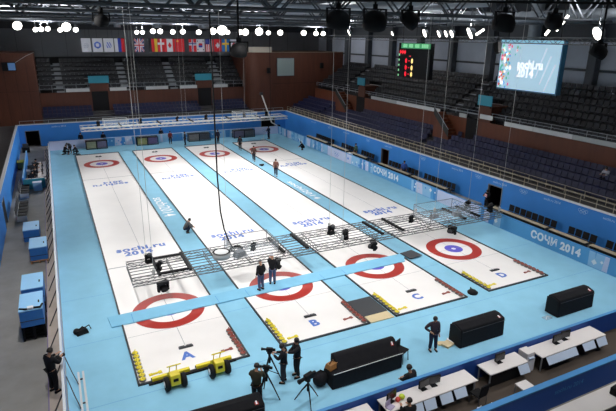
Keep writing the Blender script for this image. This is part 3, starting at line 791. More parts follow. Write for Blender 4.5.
# ------------------------------------------------------------------ flags
def cell(c): return mat('flag_'+'_'.join(map(str,c)),c,.8)
Wt,Rd,Bl,Ye,Bk,Nv=(232,232,238),(206,40,48),(50,70,170),(236,196,60),(30,30,34),(40,50,120)
LB=(90,120,210)
def f_rus(u,v): return Wt if u<.33 else Bl if u<.66 else Rd
def f_uk(u,v):
    x,y=u-.5,(v-.5)*1.45
    if abs(x)<.08 or abs(y)<.09: return Rd
    if abs(x)<.14 or abs(y)<.16: return Wt
    d=abs(abs(x)-abs(y)*.72)
    return Rd if d<.05 else Wt if d<.11 else Nv
def f_ger(u,v): return Bk if u<.33 else Rd if u<.66 else Ye
def f_den(u,v): return Wt if abs(u-.5)<.09 or abs(v-.62)<.07 else Rd
def f_can(u,v):
    if v<.25 or v>.75: return Rd
    return Rd if (abs(u-.5)*1.2+abs(v-.5))<.2 else Wt
def f_can2(u,v):
    if u<.25 or u>.75: return Rd
    return Rd if (abs(u-.5)+abs(v-.5)*.8)<.18 else Wt
def f_chn(u,v): return Ye if (abs(u-.22)<.1 and abs(v-.8)<.07) else Rd
def f_nor(u,v):
    a,b=abs(u-.5),abs(v-.62)
    return Nv if a<.06 or b<.05 else Wt if a<.13 or b<.1 else Rd
def f_kor(u,v):
    r=math.hypot(u-.5,(v-.5)*1.4)
    if r<.25: return Rd if v>.5 else Bl
    return Bk if (abs(abs(u-.5)-.34)<.06 and abs(abs(v-.5)-.34)<.05) else Wt
def f_usa(u,v):
    if v>.6 and u<.55: return Nv
    return Rd if int(u*9)%2==0 else Wt
def f_sui(u,v): return Wt if (abs(u-.5)<.1 and abs(v-.5)<.22) or (abs(v-.5)<.08 and abs(u-.5)<.3) else Rd
def f_swe(u,v): return Ye if abs(u-.5)<.1 or abs(v-.62)<.07 else (40,110,180)
def f_jpn(u,v): return Rd if math.hypot(u-.5,(v-.5)*1.4)<.28 else Wt
def f_e1(u,v): return (190,192,205) if (math.hypot(u-.5,(v-.45)*1.4)<.3 and (int(u*12)+int(v*14))%2) else Wt
def f_e2(u,v):
    r=math.hypot(u-.5,(v-.5)*1.4); return LB if .18<r<.34 else Wt
def f_e3(u,v): return LB if (.3<v<.7 and .25<u<.8 and (int(u*9+v*6)%2)) else Wt
FL=[(-9.15,1.15,f_e1,'white flag with faint grey emblem, leftmost of the flag row'),(-7.75,1.25,f_e2,'white flag with blue round emblem, second in the flag row'),(-6.35,1.25,f_e3,'white flag with blue lettering shapes, third in the flag row'),(-4.95,1.3,f_rus,'white blue and red striped flag in the flag row'),
 (-2.4,1.25,f_uk,'flag with crossed red and white bars on dark blue'),(-.55,1.2,f_ger,'black red and gold striped flag'),(.55,.9,f_den,'red flag with white cross'),(1.75,1.5,f_can2,'red and white flag with a leaf shape in the middle'),(3.2,1.2,f_chn,'plain red flag with small yellow stars'),(5.0,1.1,f_nor,'red flag with dark blue and white cross'),(6.15,1.2,f_kor,'white flag with round red and blue emblem'),(7.45,1.1,f_usa,'striped red and white flag with dark blue corner'),(8.7,1.1,f_sui,'red flag with white plus cross'),(9.95,1.15,f_swe,'blue flag with yellow cross'),(11.2,1.1,f_jpn,'white flag with red disc, rightmost of the flag row')]
for x,w,fn,lab in FL:
    m=MB(); nu,nv=18,24; hh=1.75
    P=lambda i,j:(-w/2+w*i/nu, .05*math.sin(i/nu*7+x)*(1-.5*j/nv), hh*j/nv)
    for i in range(nu):
        for j in range(nv):
            m.quad([P(i,j),P(i+1,j),P(i+1,j+1),P(i,j+1)],cell(fn((i+.5)/nu,(j+.5)/nv)))
    t=thing('flag',lab+' under the far roof','flag',(x+.6,52,11.25),0,'flags hanging over the back stand')
    o=m.build('cloth',parent=t)
    MB().tube([(-w/2-.05,0,hh+.02),(w/2+.05,0,hh+.02)],.03).build('pole',BLK,t)
    MB().tube([(0,0,hh),(0,0,ZC-11.25)],.012).build('cord',BLK,t)
#@@PART3
# ------------------------------------------------------------------ hanging lighting rigs
RIGM=mat('rig_grey',(96,97,98),.5,metal=.2)
CHAIN=mat('chain_pale',(190,190,188),.5)
RIGW=mat('rig_pale',(226,227,224),.5)
def rig(label,loc,L,D,metal,bars,chains,cagelabel,cages,gear=True):
    t=thing('lighting_rig',label,'lighting rig',loc)
    m=MB(); box_truss(m,(0,.17,0),(L,.17,0),.34,.34,metal,.62,.03,.014); m.build('front_truss',parent=t)
    m=MB(); box_truss(m,(0,D-.17,0),(L,D-.17,0),.34,.34,metal,.62,.03,.014); m.build('rear_truss',parent=t)
    for y in (D*.28,D*.43,D*.58,D*.74): MB().tube([(0,y,.17),(L,y,.17)],.026,n=5).build('pipe',metal,t)
    n=int(L/2.1)
    for i in range(n+1):
        x=i*L/n; m=MB(); m.tube([(x,.1,.05),(x,D-.1,.05)],.026,n=5).tube([(x,.1,.3),(x,D-.1,.3)],.026,n=5)
        for j in range(5): m.tube([(x,.2+(D-.4)*j/5,.05),(x,.2+(D-.4)*(j+1)/5,.3)],.014,n=4)
        m.build('cross_truss',metal,t)
    if metal is RIGW:
        for y in (.15,D-.55): MB().b2(.1,L-.1,y,y+.4,.34,.38).build('deck_board',RIGW,t)
    else: [MB().b2(1.4,3.05,a,b,.3,.42).build('lamp_frame',BLK,t) for a,b in ((.2,.34),(D-.3,D-.2))]
    for x in bars: MB().b2(x-.075,x+.075,.05,D-.05,.3,.44).build('lamp_bar',BLK,t)
    for x,y in chains:
        m=MB(); m.tube([(x,y,.34),(x,y,ZC-loc[2]-.03)],.011,n=5); m.box((x,y,.6),(.13,.13,.28)); m.build('hoist_chain',CHAIN,t)
    for (x0,x1,z1) in cages:
        c=thing('clear_cage',cagelabel[0],'cage',(loc[0]+x0,loc[1]+.25,loc[2]+.36)); cagelabel.pop(0)
        w=x1-x0;d=D-.7;h=z1; m=MB()
        for a in (0,w):
            for b in (0,d): m.tube([(a,b,0),(a,b,h)],.02,n=5)
        for zz in (0.02,h):
            m.tube([(0,0,zz),(w,0,zz),(w,d,zz),(0,d,zz),(0,0,zz)],.02,n=5)
        m.build('frame',metal,c)
        MB().quad([(0,0,0),(w,0,0),(w,0,h),(0,0,h)]).quad([(0,d,0),(w,d,0),(w,d,h),(0,d,h)]).quad([(0,0,0),(0,d,0),(0,d,h),(0,0,h)]).quad([(w,0,0),(w,d,0),(w,d,h),(w,0,h)]).build('sheet',CLEAR,c)
        MB().rect(0,w,0,d,.02).build('base_sheet',CLEAR,c)
    return t
NX,NY,NZ=-11.05,1.15,1.12
rig('long open lighting rig hanging low across all four sheets',(NX,NY,NZ),26.1,2.6,RIGM,(1.4,3.05,8.6,10.15,15.6,17.2,22.6,23.9),
    ((1.1,.17),(1.1,2.43),(5.9,2.43),(12.6,.17),(12.9,2.43),(20.0,2.43),(21.4,2.0),(25.0,2.43),(25.9,.17)),
    ['clear sided cage on the low rig above the strip of sheets A and B','clear sided cage on the low rig above sheet D'],((5.6,8.3,.75),(19.6,23.1,.85)))
rig('pale lighting rig hanging in front of the blue back wall',(-11.0,39.6,2.85),26.0,2.6,RIGW,(4.4,9,13,18,22),
    ((6.0,1.3),(6.4,1.3),(12.0,1.3),(12.5,1.3),(20.3,1.3)),
    ['pale boxy cage on the left part of the far rig','pale boxy cage on the right part of the far rig'],((2.6,5.3,.7),(18.8,21.6,.7)))
def moving_head(label,loc,hang=False,turn=0,lean=.5,s=1.0,group=None):
    t=thing('moving_head',label,'stage lamp',loc,turn,group)
    q=-1 if hang else 1
    if hang: t.scale=(1.35,1.1,.82)
    MB().b2(-.2*s,.2*s,-.15*s,.15*s,0,q*.16*s).build('base',BLK,t)
    m=MB()
    for sx in (-1,1): m.box((sx*.19*s,0,q*.38*s),(.06*s,.16*s,.46*s))
    m.box((0,0,q*.18*s),(.44*s,.16*s,.06*s)); m.build('yoke',BLK,t)
    R=Matrix.Rotation(lean*q,3,'X')
    MB().lathe([(.08*s,-.24*s),(.14*s,-.2*s),(.16*s,0),(.17*s,.24*s)],(0,0,q*.45*s),BLK,12,R).build('head',parent=t)
    MB().lathe([(.15*s,.245*s),(.01,.26*s)],(0,0,q*.45*s),DKGREY,12,R).build('lens',parent=t)
    return t
for i,(x,lab) in enumerate(((-9.55,'black moving head lamp hanging under the rig over sheet A'),(-2.95,'black moving head lamp hanging under the rig beside the two workers'),(3.8,'black moving head lamp hanging under the rig over sheet C'),(10.35,'black moving head lamp hanging under the rig over sheet D'))):
    moving_head(lab,(x,NY+.02,NZ-.01),True,.5*i+.3,1.15,1.05)
for x,y,tn,s,lab in ((-9.9,3.1,.3,.85,'black lamp on top of the rig near its left end'),(-9.55,1.9,1.2,.8,'black lamp lower on the rig beside the dark lamp bar at left'),(-4.0,2.3,.8,.75,'black lamp standing alone on the rig left of the two workers'),
    (1.45,2.6,.2,1.0,'large black lamp on the rig over the left edge of sheet C'),(1.85,1.5,2.0,.95,'black lamp right under the large lamp on the rig over sheet C'),(7.6,2.3,.5,.8,'black lamp on the rig left of the clear cage over sheet D'),(13.3,3.0,.4,.95,'black lamp on the rig in front of the five rings board'),(14.3,1.7,1.4,.95,'black lamp near the right end of the rig by the doorway')):
    moving_head(lab,(x,y,NZ+.36),False,tn,.9,s)
for i,(x,lab) in enumerate(((-9.0,'leftmost'),(-4.2,'second from the left'),(.3,'third from the left'),(4.0,'fourth from the left'),(9.2,'fifth from the left'),(12.4,'rightmost'))):
    moving_head(f'small dark lamp on the far pale rig, {lab} of six',(x,40.9,3.2),False,.7*i,.8,.9,'lamps on the far rig')
def coil(label,loc,r,tube,m):
    o=MB(); 
    for k in range(4): o.tube([(r*(1+.04*k)*math.cos(a*PI/12),r*(1+.04*k)*math.sin(a*PI/12),k*tube*1.2) for a in range(25)],tube,n=5)
    return tag(o.build('cable_coil',m,loc=loc),label,'cable')
coil('dark coil of cable lying on the rig above sheet B',(-4.9,2.7,NZ+.4),.34,.025,BLK)
t=thing('cable_drum','white oval cable drum with dark rim on the rig','cable drum',(-6.0,2.1,NZ+.36)); MB().lathe([(.5,0),(.5,.3),(.4,.34)],m=ALU,n=20).build('drum',parent=t); MB().ring((0,0,.345),.4,.52,n=24).build('rim',BLK,t)
tag(MB().box((0,0,.15),(.7,.5,.3),top=(.8,.7)).tube([(-.3,0,.3),(0,.1,.4),(.3,0,.3)],.03).build('gear_bag',mat('bag_grey',(120,122,126),.8),loc=(-5.0,1.8,NZ+.38),rz=.3),'grey gear bag lying on the rig inside the left clear cage','bag')
tag(MB().box((0,0,.13),(.6,.4,.26),top=(.9,.8)).tube([(-.2,0,.26),(0,0,.34),(.2,0,.26)],.02).build('gear_box',mat('bag_grey',(120,122,126),.8),loc=(9.6,2.3,NZ+.38),rz=.2),'left grey gear box inside the right clear cage','box')
tag(MB().box((0,0,.13),(.6,.4,.26),top=(.9,.8)).tube([(-.2,0,.26),(0,0,.34),(.2,0,.26)],.02).build('gear_box',mat('bag_grey',(120,122,126),.8),loc=(11.4,2.0,NZ+.38),rz=-.2),'right grey gear box inside the right clear cage','box')
tag(MB().tube([(-5.0,2.9,NZ+.4),(-5.25,3.0,2.0),(-5.5,3.05,2.8),(-5.66,3.1,3.9),(-5.75,3.1,6),(-5.78,3.1,ZC-.03)],.045,n=7).build('power_cable',BLK),'thick black power cable rising from the rig above sheet B','cable')
tag(MB().tube([(13.0,40.9,3.3),(12.98,40.9,ZC-.03)],.03,n=6).build('power_cable',BLK),'dark cable rising from the right part of the far rig','cable')
t=thing('camera_jib','pale slanted camera jib in the far right corner','camera jib',(15.0,45.4,0))
MB().tube([(-.5,0,0),(0,0,1.4),(.5,0,0)],.04).tube([(0,-.5,0),(0,0,1.4),(0,.5,0)],.04).build('stand',BLK,t)
MB().tube([(1.0,-.2,.9),(0,0,1.45),(-1.3,.6,5.6)],.09,n=8).build('arm',RIGW,t); MB().b2(.8,1.2,-.4,0,.6,1.1).build('counterweight',BLK,t); MB().b2(-1.5,-1.1,.45,.8,5.4,5.8).build('camera_head',DKGREY,t)

# ------------------------------------------------------------------ stone racks behind the far houses
for i,(x0,x1,c1,c2) in enumerate(((-10.5,-8.1,(128,134,110),(96,92,116)),(-4.5,-1.9,(150,150,100),(110,96,136)),(2.1,5.0,(136,128,124),(84,84,92)),(8.4,11.4,(120,110,130),(104,104,108)))):
    lab='dark framed two bay storage rack behind the far house of sheet '+GL[i]
    t=thing('storage_rack',lab,'storage rack',(x0,43.0,0)); w=x1-x0
    m=MB()
    for a in (0,w/2,w):
        for b in (0,.75): m.b2(a-.04,a+.04,b-.04,b+.04,.01,1.05)
    for z in (.05,1.0):
        m.b2(0,w,-.05,.03,z,z+.07); m.b2(0,w,.72,.8,z,z+.07)
    m.build('frame',BLK,t)
    for j,c in enumerate((c1,c2)):
        MB().b2(j*w/2+.08,(j+1)*w/2-.08,.0,.7,.16,.95).build('bay_panel',mat('rack_'+'_'.join(map(str,c)),c,.7,noise=.25,scale=6),t)
    MB().b2(.02,w-.02,-.02,.76,.98,1.04).build('top',DKGREY,t)

# ------------------------------------------------------------------ ice scrapers
def scraper(loc,lab,rz=.03):
    t=thing('ice_scraper',lab,'ice scraper',loc,rz)
    MB().b2(-.78,.78,.5,.66,.06,.2,YEL).b2(-.8,.8,.66,.72,.03,.12,BLK).build('blade_bar',parent=t)
    MB().b2(-.95,-.2,.36,.48,.03,.09).build('squeegee',BLK,t); MB().b2(.2,.95,.36,.48,.03,.09).build('squeegee',BLK,t)
    MB().prism([(-.35,.2),(.5,.12),(.5,.3),(.1,.62),(-.3,.66)],-.2,.2).build('body',YEL,t,bevel=.03)
    for sx in (-1,1):
        R=Matrix.Rotation(PI/2,3,'Y')
        w=MB().lathe([(.12,-.09),(.27,-.09),(.29,-.05),(.29,.05),(.27,.09),(.12,.09)],(sx*.34,-.2,.29),BLK,18,R).build('wheel',parent=t)
        MB().lathe([(.13,-.01),(.13,.01)],(sx*.44,-.2,.29),WHITE if sx<0 else DKGREY,12,R).build('hub',parent=w)
    m=MB(); 
    for sx in (-.14,.14): m.tube([(sx,.2,.5),(sx,.05,.85),(sx,-.1,1.0)],.022)
    m.tube([(-.28,-.1,1.0),(.28,-.1,1.0)],.026); m.build('handle',YEL,t)
    MB().b2(-.1,.1,-.36,-.33,.4,.52).build('control_box',BLK,t)
scraper((-10.6,-6.15,.014),'yellow ice scraper with black wheels, the left one below letter A')
scraper((-8.75,-6.1,.014),'yellow ice scraper with black wheels, the right one below letter A')

# ------------------------------------------------------------------ covered desks at the near end
def cover(x0,x1,y0,lab,step=False,rz=0.0,h=1.05):
    t=thing('covered_desk',lab,'covered desk',(x0,y0,.014),rz); w=x1-x0
    if step:
        MB().prism([(0,0),(.8,0),(.8,.55),(.62,.66),(0,.74)],0,w).build('lower_cover',BLACK,t,bevel=.05)
        MB().prism([(.06,.6),(.86,.5),(.86,1.14),(.7,1.2),(.56,1.16)],.35,w-.05).build('raised_back',BLACK,t,bevel=.05)
        MB().tube([(.05,-.005,.745),(w-.02,-.005,.765)],.014).build('piping',RIGW,t)
    else:
        MB().prism([(0,0),(.78,0),(.78,h*.93),(.66,h),(.42,h),(.05,h*.9)],0,w).build('cloth_cover',BLACK,t,bevel=.06)
        MB().tube([(.03,.01,h*.8),(w-.03,.01,h*.8)],.01).build('seam',DKGREY,t)
        MB().prism([(.02,.02),(.8,.02),(.8,h*.86),(.55,h*.96),(.12,h*.86)],-.035,.01).build('end_flap',BLK,t,bevel=.01)
    ya,za,yb,zb=((.05,h*.905,.3,h*.975) if not step else (.36,.935,.52,1.135))
    m=MB(); q=lambda a,b,c,d,e,mm: m.quad([(w-a,ya+(yb-ya)*c,za+(zb-za)*c+e),(w-b,ya+(yb-ya)*c,za+(zb-za)*c+e),(w-b,ya+(yb-ya)*d,za+(zb-za)*d+e),(w-a,ya+(yb-ya)*d,za+(zb-za)*d+e)],mm)
    q(.36,.22,.2,.7,.012,RED); q(.32,.26,.3,.85,.016,WHITE)
    m.build('tag',parent=t)
cover(-10.85,-8.1,-9.85,'black cloth covered desk, nearest, cut by the bottom edge of the photo',h=1.05,rz=-.03)
cover(-4.95,-1.5,-9.25,'long black covered desk with raised back and pale piping',True)
cover(1.8,4.5,-9.25,'black cloth covered desk right of the man with hand on hip')
cover(8.25,10.95,-9.3,'black cloth covered desk farthest to the right')
# things beside the long covered desk
tag(MB().ball((0,0,.34),.36,BLACK,12,(.9,.8,.95)).tube([(-.2,0,.6),(0,0,.75),(.2,0,.6)],.03,BLACK).build('gear_bag',loc=(-5.25,-8.75,.014)),'black bulging bag at the left end of the long covered desk','bag')
tag(MB().box((0,0,.1),(.5,.36,.2),mat('brown_leather',(150,104,56),.6),top=(.85,.7)).tube([(-.15,0,.2),(0,0,.32),(.15,0,.2)],.02,BLK).build('handbag',loc=(-4.75,-8.8,.79),rz=.3),'brown bag lying on the left end of the long covered desk','bag')
def stool(loc,lab,rz=0):
    t=thing('folding_stool',lab,'stool',loc,rz)
    MB().b2(-.24,.24,-.22,.22,.5,.56).build('seat',BLK,t); MB().box((0,.24,.72),(.46,.05,.36)).build('backrest',BLK,t)
    for sx in (-.2,.2):
        for sy in (-.2,.2): MB().tube([(sx,sy,.5),(sx*1.15,sy*1.15,0)],.018).build('leg',BLK,t)
stool((-1.2,-8.75,.014),'black folding stool at the right end of the long covered desk',.4)
tag(MB().box((0,0,.06),(.5,.4,.1),BEIGE,.3).box((.3,.15,.05),(.4,.3,.08),WHITE,.9).box((-.2,.2,.04),(.35,.3,.06),BEIGE,-.4).build('paper_pile',loc=(1.45,-8.75,.014)),'pale crumpled papers at the left end of the third covered desk','papers')
tag(MB().box((0,0,.03),(.45,.3,.04),CLEAR).tube([(-.2,-.1,.02),(.1,.1,.04),(.3,0,.02)],.015,ALU).build('plastic_wrap',loc=(7.75,-9.05,.014)),'clear plastic wrap lying left of the farthest right covered desk','wrap')
tag(MB().lathe([(.28,0),(.3,.08),(.18,.18),(.05,.2)],m=BLK,n=14).tube([(-.1,.1,.15),(.0,.2,.26),(.1,.1,.15)],.03,BLK).build('gear_bag',loc=(6.2,-5.35,.014)),'small black bag on the carpet between sheets C and D','bag')
tag(MB().lathe([(.15,0),(.16,.1),(.1,.16)],m=BLK,n=12).box((0,.12,.1),(.5,.16,.14),BLK).build('stage_cable_box',loc=(6.2,26.9,.014)),'black object lying on the far strip between sheets C and D','box')
t=thing('gear_pile','dark pile of camera gear on the carpet beside the left barrier','gear',(-13.75,-.45,.014))
MB().box((0,0,.12),(.55,.36,.22),BLK,.3,(.8,.7)).ball((-.22,.05,.12),.16,BLK,10).build('bag',parent=t); MB().tube([(.1,.1,.2),(.35,.2,.26),(.42,.1,.08)],.03).tube([(-.2,-.1,.2),(.05,.1,.3),(.25,-.1,.2)],.03).build('strap',BLK,t)
t=thing('rail_pair','pair of long silver rails lying on the carpet by the left barrier','rails',(-14.0,-11.0+.2,.014))
for dx in (-.09,.09): MB().b2(dx-.04,dx+.04,0,7.1,0,.09).build('rail',ALU,t)
m=MB(); 
for y in (1,3,5,6.6): m.b2(-.1,.1,y,y+.05,.02,.06)
m.build('tie',DKGREY,t)
for i,(a,b) in enumerate((((-14.5,-3.6,.9),(-14.1,-4.6,.05)),((-14.5,-5.0,.9),(-14.1,-6.2,.05)))):
    tag(MB().tube([a,((a[0]+b[0])/2,(a[1]+b[1])/2,.4),b],.02).build('cable',DKGREY),f'thin dark cable sagging from the left barrier to the silver rails, the {["farther","nearer"][i]} one','cable')

# ------------------------------------------------------------------ camera tripods
def tripod(loc,rz,lab,big=False,h=1.35,box=False):
    t=thing('tripod_camera',lab,'camera',loc,rz)
    for k in range(3):
        a=2*PI*k/3+.5; MB().tube([(0,0,h-.15),(.25*math.cos(a),.25*math.sin(a),h*.5),(.55*math.cos(a),.55*math.sin(a),0)],[.035,.028,.02]).build('leg',BLK,t)
    MB().tube([(0,0,h-.5),(0,0,h)],.05).lathe([(.09,0),(.1,.06),(.05,.1)],(0,0,h-.05)).build('column',BLK,t)
    s=.95 if big else .62
    c=MB(); c.b2(-.09*s,.09*s,-.22*s,.2*s,h+.05,h+.05+.24*s).b2(-.05*s,.05*s,-.4*s,-.22*s,h+.08,h+.08+.15*s); c.build('camera_body',BLK,t)
    R=Matrix.Rotation(-PI/2,3,'X'); MB().lathe([(.07*s,0),(.08*s,.2*s),(.1*s,.3*s),(.1*s,.34*s)],(0,.2*s,h+.05+.12*s),BLK,12,R).build('lens',parent=t)
    MB().tube([(0,-.1,h),(.12,-.5,h-.2)],.015).build('pan_handle',BLK,t)
    return t
tripod((-7.5,-8.5,.014),.9,'video camera on tripod in front of the man in the dark olive coat',h=1.3)
tripod((-7.0,-7.6,.014),1.0,'video camera on tripod handled by the man beside sheet B',h=1.4)
tripod((-6.15,-9.45,.014),1.9,'unattended large black video camera on tripod left of the long covered desk',True,h=1.05)

# ------------------------------------------------------------------ media tables at the front
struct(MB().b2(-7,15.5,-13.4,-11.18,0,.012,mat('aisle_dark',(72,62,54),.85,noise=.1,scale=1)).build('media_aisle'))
TT=mat('table_white',(230,224,222),.45,noise=.02,scale=1)
PAP=mat('paper_bluewhite',(196,212,232),.7)
def media_table(lab,x0,x1,y0,y1,papers,skirt=True):
    t=thing('media_table',lab,'table',(x0,y0,.012)); w=x1-x0; d=y1-y0
    MB().b2(0,w,0,d,.70,.745).build('tabletop',TT,t)
    for a in (.08,w-.08):
        for b in (.08,d-.08): MB().b2(a-.025,a+.025,b-.025,b+.025,0,.7).build('leg',STEEL,t)
    if skirt: MB().b2(.05,w-.05,.1,.13,.03,.7).build('table_skirt',BLK,t)
    for a,b,h in papers:
        h*=.8
        MB().quad([(a,-.012,.70),(b,-.012,.70),(b-.02,-.22,.70-h),(a+.03,-.2,.70-h)]).build('hanging_sheet',PAP,t)
    return t
media_table('long white media table with two dark monitors, nearest the bottom edge',-4.15,.1,-12.0,-11.22,((1.0,1.5,.4),(1.55,2.1,.42),(2.3,2.9,.4),(3.0,3.6,.38)))
media_table('short white media table with one dark monitor, in the middle',.8,2.95,-11.98,-11.22,((1.5,2.1,.4),))
media_table('long white media table with two close monitors, at the right',3.7,7.85,-12.05,-11.22,((.2,2.1,.36),(2.5,3.3,.34),(3.45,4.1,.4)))
media_table('plain white table farther left along the front boards',-7.2,-4.6,-12.0,-11.22,())
def monitor(loc,lab,rz=0,s=1.0):
    t=thing('monitor',lab,'monitor',loc,rz)
    MB().b2(-.26*s,.26*s,-.03,.03,.12,.46).build('screen_case',BLK,t); MB().b2(-.24*s,.24*s,-.036,-.031,.14,.44).build('display',mat('display_dark',(40,42,48),.25),t)
    MB().tube([(0,.03,0),(0,.03,.2)],.025).b2(-.13,.13,-.09,.11,0,.02).build('stand',BLK,t)
zt=.758
monitor((-2.2,-11.5,zt),'dark monitor on the long near table, left of its pair',.1); monitor((-1.7,-11.5,zt),'dark monitor on the long near table, right of its pair',-.1)
monitor((1.75,-11.5,zt),'single dark monitor on the short middle table'); monitor((5.15,-11.55,zt),'dark monitor on the right table, left of its pair'); monitor((5.75,-11.5,zt),'dark monitor on the right table, right of its pair',-.1)
monitor((-3.75,-11.55,zt),'monitor on the left end of the long near table before the seated person',.3)
tag(MB().box((0,0,.02),(.3,.22,.03),mat('laptop_lilac',(170,160,190),.5)).box((0,.12,.14),(.3,.03,.22),mat('laptop_lilac',(170,160,190),.5)).build('tablet_screen',loc=(-3.95,-11.8,zt),rz=.4),'pale lilac screen on the near table beside the seated person','screen')
t=thing('printer','white printer standing between the middle and right tables','printer',(3.35,-11.55,.012)); MB().b2(-.22,.22,-.25,.25,.0,.62).build('cabinet',WHITE,t); MB().b2(-.22,.22,-.2,.28,.62,.88).build('body',TT,t); MB().b2(-.15,.15,-.3,-.2,.66,.7).build('paper_tray',PAP,t)
t=thing('side_table','small white tilted box table in the aisle behind the middle table','table',(1.9,-12.75,.012)); MB().b2(-.3,.3,-.22,.22,.42,.46).build('top',TT,t); MB().b2(-.28,.28,-.2,-.18,.05,.42).b2(.26,.28,-.2,.2,.05,.42).build('side_panel',PAP,t)
for a in (-.27,.27):
    for b in (-.19,.19): MB().b2(a-.015,a+.015,b-.015,b+.015,0,.42).build('leg',STEEL,t)
def office_chair(loc,rz,lab,group=None):
    t=thing('black_chair',lab,'chair',loc,rz,group)
    MB().b2(-.24,.24,-.22,.24,.42,.49).build('seat',BLK,t,bevel=.02); MB().box((0,-.24,.76),(.46,.06,.5),M=Matrix.Rotation(.12,3,'X')).build('backrest',BLK,t,bevel=.02)
    for sx in (-.21,.21):
        for sy in (-.2,.21): MB().tube([(sx,sy,.43),(sx*1.08,sy*1.08,0)],.016).build('leg',DKGREY,t)
    return t
for x,y,rz,lab in ((-4.55,-12.3,.2,'black chair left of the seated person at the near table'),(-.15,-12.35,.1,'black chair at the right end of the long near table')):
    office_chair((x,y,.012),rz,lab)
tag(MB().box((0,0,.16),(.4,.22,.32),WHITE,top=(.8,.5)).tube([(-.1,0,.3),(0,0,.42),(.1,0,.3)],.012,WHITE).build('carrier_bag',loc=(-.05,-12.95,.012),rz=.5),'white carrier bag on the aisle floor below the black chair','bag')
tag(MB().box((0,0,.14),(.3,.2,.28),LILAC,top=(.8,.5)).tube([(-.1,0,.26),(0,0,.38),(.1,0,.26)],.012,WHITE).build('carrier_bag',loc=(-.5,-12.85,.012),rz=-.3),'pale lilac bag beside the white carrier bag','bag')
t=thing('spectator_barrier','wide dark blue barrier with light blue top in the bottom right corner','barrier',(-2.5,-13.75,0))
MB().b2(0,18,-.06,.06,0,1.16).build('panel',mat('barrier_blue',(30,78,160),.55),t); MB().b2(0,18,-.1,.14,1.16,1.22).build('top_rail',MIDB,t)
for xx in (5.6,10.5): m=MB(); put_text(m,'sochi.ru 2014',.3,(xx,-.066,.72),(1,0,0),(0,0,1),MIDB,bold=.002); m.build('lettering',parent=t)
tb=media_table('pale table outside the blue barrier at the bottom right corner',1.2,6.6,-15.3,-14.45,(),False)
for x,y,rz,lab in ((4.35,-14.95,.1,'black equipment case, left of two on the corner table'),(5.2,-14.8,-.2,'black equipment case, right of two on the corner table')):
    t=thing('equipment_case',lab,'case',(x,y,zt),rz); MB().b2(-.25,.25,-.2,.2,0,.3).build('body',BLK,t,bevel=.03); MB().tube([(-.08,-.21,.2),(-.08,-.25,.2),(.08,-.25,.2),(.08,-.21,.2)],.012).build('handle',DKGREY,t)

# ------------------------------------------------------------------ left aisle
BXB=mat('cover_light_blue',(148,206,250),.6,noise=.04,scale=2); BXD=mat('cover_blue',(58,128,205),.65,noise=.05,scale=2)
def blue_box(loc,lab):
    t=thing('covered_box',lab,'box',loc); 
    MB().b2(-.49,.49,-.93,.93,.0,.8).build('body',BXD,t,bevel=.03); MB().b2(-.5,.5,-.94,.94,.8,.86).build('lid',BXB,t,bevel=.02)
    m=MB(); m.b2(-.5,.5,-.945,-.93,.3,.33); m.build('seam',DKGREY,t)
    MB().b2(.3,.36,-.3,-.1,.86,.9).build('latch',BLK,t)
blue_box((-16.03,14.2,0),'blue box with pale lid on the floor, farthest up the left aisle')
blue_box((-15.56,10.25,.15),'blue box with pale lid, second from the far end of the left aisle')
blue_box((-15.7,3.1,.75),'blue box with pale lid on dark pallets, behind the nearest blue box')
blue_box((-15.72,.78,.75),'nearest blue box with pale lid on a stack of black pallets')
def pallet(loc,m_,lab,group=None,w=1.0,d=1.7):
    t=thing('pallet',lab,'pallet',loc,0,group); m=MB()
    for k in range(5): m.b2(-w/2,w/2,-d/2+k*(d-.2)/4,-d/2+k*(d-.2)/4+.2,.11,.145)
    m.build('deck',m_,t); m=MB()
    for a in (-w/2,-.05,w/2-.1): m.b2(a,a+.1,-d/2,d/2,0,.11)
    m.build('bearer',m_,t); return t
pallet((-15.56,10.15,0),mat('pallet_wood',(160,120,90),.8,noise=.15,scale=5),'wooden pallet under the second blue box',d=1.9)
for yy,nm in ((3.1,'the blue box behind the nearest'),(.78,'the nearest blue box')):
    for k in range(5): pallet((-15.72,yy,.15*k),BLK,f'black pallet under {nm}, {ORD[k]} from the floor',f'black pallets under {nm}')
tag(MB().tube([(-.45,-.3,0),(-.2,-.5,.04),(.1,-.45,.03),(.4,-.55,.05),(.48,-.2,.02)],.05,BLK).box((.0,-.45,.06),(.25,.2,.08),WHITE).build('cable_bundle',loc=(-15.72,.4,1.62)),'black cable bundle with white label on the nearest blue box','cable')
def seat_row(y0,n,lab):
    t=thing('seat_row',lab,'bench',(-16.75,y0,0))
    L=n*.82
    m=MB(); m.b2(-.33,-.29,0,L,.4,.44); m.b2(.25,.29,0,L,.4,.44)
    for a in (.1,L-.1): m.b2(-.35,.32,a-.03,a+.03,.0,.4)
    m.build('frame',ALU,t)
    for k in range(n):
        MB().b2(-.3,.36,k*.82+.05,k*.82+.7,.44,.5).build('seat',BLK,t,bevel=.015); MB().box((-.38,k*.82+.38,.75),(.06,.64,.5),M=Matrix.Rotation(-.12,3,'Y')).build('backrest',DKGREY,t,bevel=.015)
seat_row(24.3,4,'row of four black seats on a pale frame, farther up the left aisle')
seat_row(17.9,5,'row of five black seats on a pale frame, nearer in the left aisle')
